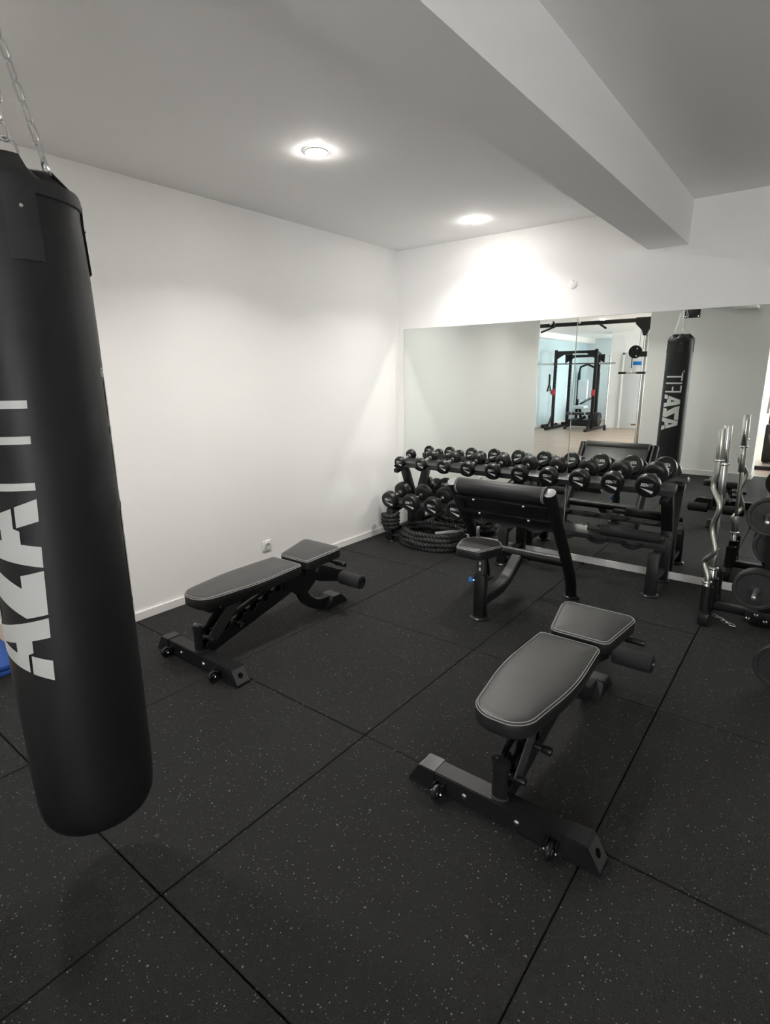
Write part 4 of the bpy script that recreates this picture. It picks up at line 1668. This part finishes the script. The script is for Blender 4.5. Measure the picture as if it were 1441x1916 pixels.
# Y-shaped bar hung on the training room left wall
t = thing('row_handle', 'grey Y-shaped cable handle on the pale wall in the mirror', 'handle', (-3.272, -12.2, 1.25))
mb = MB()
mb.cyl((0, 0, 0.0), (0, 0, 0.30), 0.022, seg=14)
mb.cyl((0, 0, 0.0), (0, 0.16, -0.20), 0.020, seg=14)
mb.cyl((0, 0, 0.0), (0, -0.22, -0.28), 0.020, seg=14)
mb.cyl((0, 0.14, -0.17), (0, -0.12, -0.17), 0.016, seg=14)
mb.build('tube_frame', M['steel_grey'], t)
MB().box((-0.018, 0, 0.28), (0.02, 0.06, 0.05), 0.004).build('wall_hook', M['black'], t)
# low pile left of the rack
for k, (x, y, z, w) in enumerate(((-3.09, -11.55, 0.055, 0.36), (-2.98, -12.05, 0.055, 0.34))):
    t = thing('hex_dumbbell', ['hex dumbbell on the floor nearest the mirror beside the power rack', 'hex dumbbell on the floor behind the other, beside the power rack'][k], 'dumbbell', (x, y, 0), group='hex dumbbells by the pale wall')
    for s in (-1, 1):
        mb = MB()
        mb.cyl((0, s * 0.07, z), (0, s * 0.17, z), 0.060, seg=6, bev=0.006)
        hd_ = mb.build('head', M['dumbbell'], t)
    mb = MB()
    mb.cyl((0, -0.08, z), (0, 0.08, z), 0.016, seg=14)
    mb.build('handle', M['chrome'], t)
# cable crossover
t = thing('cable_station', 'black cable crossover station with pull-up grips and hanging bar in the mirror', 'machine', (0.0, -7.5, 0))
mb = MB()
mb.beam((-2.35, 0, 2.575), (0.48, 0, 2.575), 0.075, 0.075, 0.004)
mb.build('top_beam', M['black'], t)
for x in (-2.40, 0.52):
    mb = MB()
    mb.beam((x, -0.12, 0.0), (x, -0.12, 2.60), 0.09, 0.09, 0.004, upv=(0, 1, 0))
    mb.build('upright', M['black'], t)
    mb = MB()
    mb.box((x, 0, 0.03), (0.12, 0.9, 0.06), 0.006)
    mb.build('floor_foot', M['black'], t)
    for dx in (-0.10, 0.10):
        mb = MB()
        mb.cyl((x + dx * .6, -0.02, 0.06), (x + dx * .6, -0.02, 2.45), 0.012, seg=12)
        mb.build('guide_rod', M['satin'], t)
    mb = MB()
    mb.beam((x, 0.02, 0.06), (x, 0.02, 2.42), 0.055, 0.05, 0.004, upv=(0, 1, 0))
    mb.build('guide_post', M['satin'], t)
mb = MB()
mb.prism([(0.30, 2.62), (0.62, 2.62), (0.62, 2.46), (0.55, 2.38), (0.50, 2.28), (0.45, 2.28), (0.42, 2.38), (0.34, 2.46), (0.30, 2.50)], -0.04, 0.04, Matrix(((1, 0, 0, 0), (0, 0, 1, 0.04), (0, 1, 0, 0), (0, 0, 0, 1))))
mb.build('corner_plate', M['black'], t)
mb = MB()
mb.lathe([(0, -0.03), (0.12, -0.03), (0.125, -0.02), (0.125, 0.02), (0.12, 0.03), (0, 0.03)], 32, Matrix.Translation((0.335, 0.06, 1.975)) @ Matrix.Rotation(R(90), 4, 'X'))
mb.box((0.45, 0.05, 1.93), (0.22, 0.07, 0.10), 0.008)
pl = mb.build('pulley_housing', M['black'], t)
for dx, dz in ((0.04, 0.06), (0.03, -0.08)):
    MB().cyl((0.335 + dx, 0.09, 1.975 + dz), (0.335 + dx, 0.10, 1.975 + dz), 0.014, seg=12).build('pulley_bolt', M['chrome'], pl)
mb = MB()
mb.cyl((0.405, 0.06, 2.46), (0.405, 0.06, 2.08), 0.004, seg=8)
mb.cyl((0.285, 0.06, 1.87), (0.285, 0.06, 1.66), 0.009, seg=8)
mb.build('cable', M['black_gloss'], t)
mb = MB()
for k in range(3):
    mb.tube([(0.285 + 0.012 * cos(a) * (k % 2), 0.06 + 0.012 * cos(a) * (1 - k % 2), 1.655 - 0.030 * k + 0.020 * sin(a)) for a in [2 * pi * j / 12 for j in range(12)]], 0.004, 6, closed=True)
mb.build('hook_chain', M['chrome'], t)
hb = mb = MB()
mb.cyl((0.06, 0.06, 1.572), (0.55, 0.06, 1.572), 0.014, seg=14)
hb = mb.build('pull_bar', M['satin'], t)
for xa, xb in ((0.045, 0.19), (0.39, 0.56)):
    MB().cyl((xa, 0.06, 1.572), (xb, 0.06, 1.572), 0.022, seg=16, bev=0.004).build('grip', M['grip'], hb)
for (xa, za, xb, zb) in ((-1.335, 2.55, -1.56, 2.425), (-0.42, 2.55, -0.215, 2.44), (-1.335, 2.55, -1.30, 2.62)):
    mb = MB()
    mb.cyl((xa, 0.02, za), (xb, 0.25, zb), 0.020, seg=14, bev=0.003)
    mb.build('pullup_grip', M['grip'], t)
for x in (-1.44, -0.82):
    mb = MB()
    mb.lathe([(0, 0.012), (0.02, 0.010), (0.028, 0.0)], 16, Matrix.Translation((x, 0.038, 2.60)) @ Matrix.Rotation(R(-90), 4, 'X'))
    mb.build('beam_bolt', M['chrome'], t)
# door with sign and vent
DX0, DX1, DT = -1.235, -0.40, 2.06
dr = MB().box(((DX0 + DX1) / 2, -12.578, DT / 2 + 0.006), (DX1 - DX0, 0.035, DT), 0.003).build('door_1', M['door'])
struct(dr)
mb = MB()
mb.box((DX0 - 0.035, -12.575, (DT + .07) / 2), (0.06, 0.045, DT + 0.07), 0.002)
mb.box((DX1 + 0.035, -12.575, (DT + .07) / 2), (0.06, 0.045, DT + 0.07), 0.002)
mb.box(((DX0 + DX1) / 2, -12.575, DT + 0.045), (DX1 - DX0 + 0.13, 0.045, 0.06), 0.002)
mb.build('door_frame', M['trim'], dr)
MB().box((-0.885, -12.556, 1.835), (0.24, 0.008, 0.10), 0.001).build('door_sign', M['blue'], dr)
MB().box((-0.845, -12.556, 0.125), (0.14, 0.008, 0.05), 0.001).build('door_vent', M['brass'], dr)
mb = MB()
mb.cyl((-0.47, -12.56, 1.03), (-0.47, -12.50, 1.03), 0.010, seg=10)
mb.cyl((-0.47, -12.505, 1.03), (-0.58, -12.505, 1.03), 0.010, seg=10)
mb.build('door_handle', M['satin'], dr)
# machine seen through the right hand opening
t = thing('leg_press_machine', 'black plate-loaded machine beyond the right opening, at the mirror edge', 'machine', (2.75, -7.0, 0))
for dx in (0.0, 0.42):
    mb = MB()
    mb.beam((dx - 0.02, -0.5, 0.0), (dx - 0.02, -0.5, 1.95), 0.09, 0.09, 0.004, upv=(0, 1, 0))
    mb.build('frame_post', M['black'], t)
mb = MB()
mb.beam((-0.12, -0.5, 1.93), (0.52, -0.5, 1.93), 0.09, 0.09, 0.004)
mb.build('top_beam', M['black'], t)
mb = MB()
mb.cyl((-0.10, -0.44, 0.85), (-0.06, -0.44, 1.90), 0.018, seg=14)
mb.build('guide_rod', M['satin'], t)
mb = MB()
mb.box((0.10, -0.35, 0.35), (0.36, 0.30, 0.66), 0.03, 3)
mb.build('weight_shroud', M['black_gloss'], t)
mb = MB()
mb.beam((0.02, 0.0, 0.52), (0.22, 0.55, 0.04), 0.06, 0.06)
mb.beam((-0.12, -0.35, 1.55), (0.30, 0.10, 1.45), 0.06, 0.06)
mb.build('lever_arm', M['black'], t)
mb = MB()
mb.beam((-0.10, 0.62, 0.03), (0.55, 0.62, 0.03), 0.08, 0.06)
mb.beam((0.25, 0.62, 0.03), (0.25, -0.6, 0.03), 0.08, 0.06)
mb.build('base', M['black'], t)
b = thing('weight_plate', 'large black plate on the machine at the mirror edge', 'weight plate', (3.00, -6.78, 0.86))
mb = MB()
mb.lathe([(0.025, 0), (0.06, 0), (0.065, 0.008), (0.17, 0.010), (0.18, 0), (0.205, 0), (0.21, 0.008), (0.21, 0.042), (0.205, 0.05), (0.18, 0.05), (0.17, 0.040), (0.065, 0.042), (0.06, 0.05), (0.025, 0.05), (0.025, 0)], 40, Matrix.Rotation(R(90), 4, 'X'))
mb.build('disc', M['plate'], b)
mb = MB()
mb.cyl((0.25, -0.52, 0.86), (0.25, 0.26, 0.86), 0.024, seg=14)
mb.build('plate_peg', M['satin'], t)
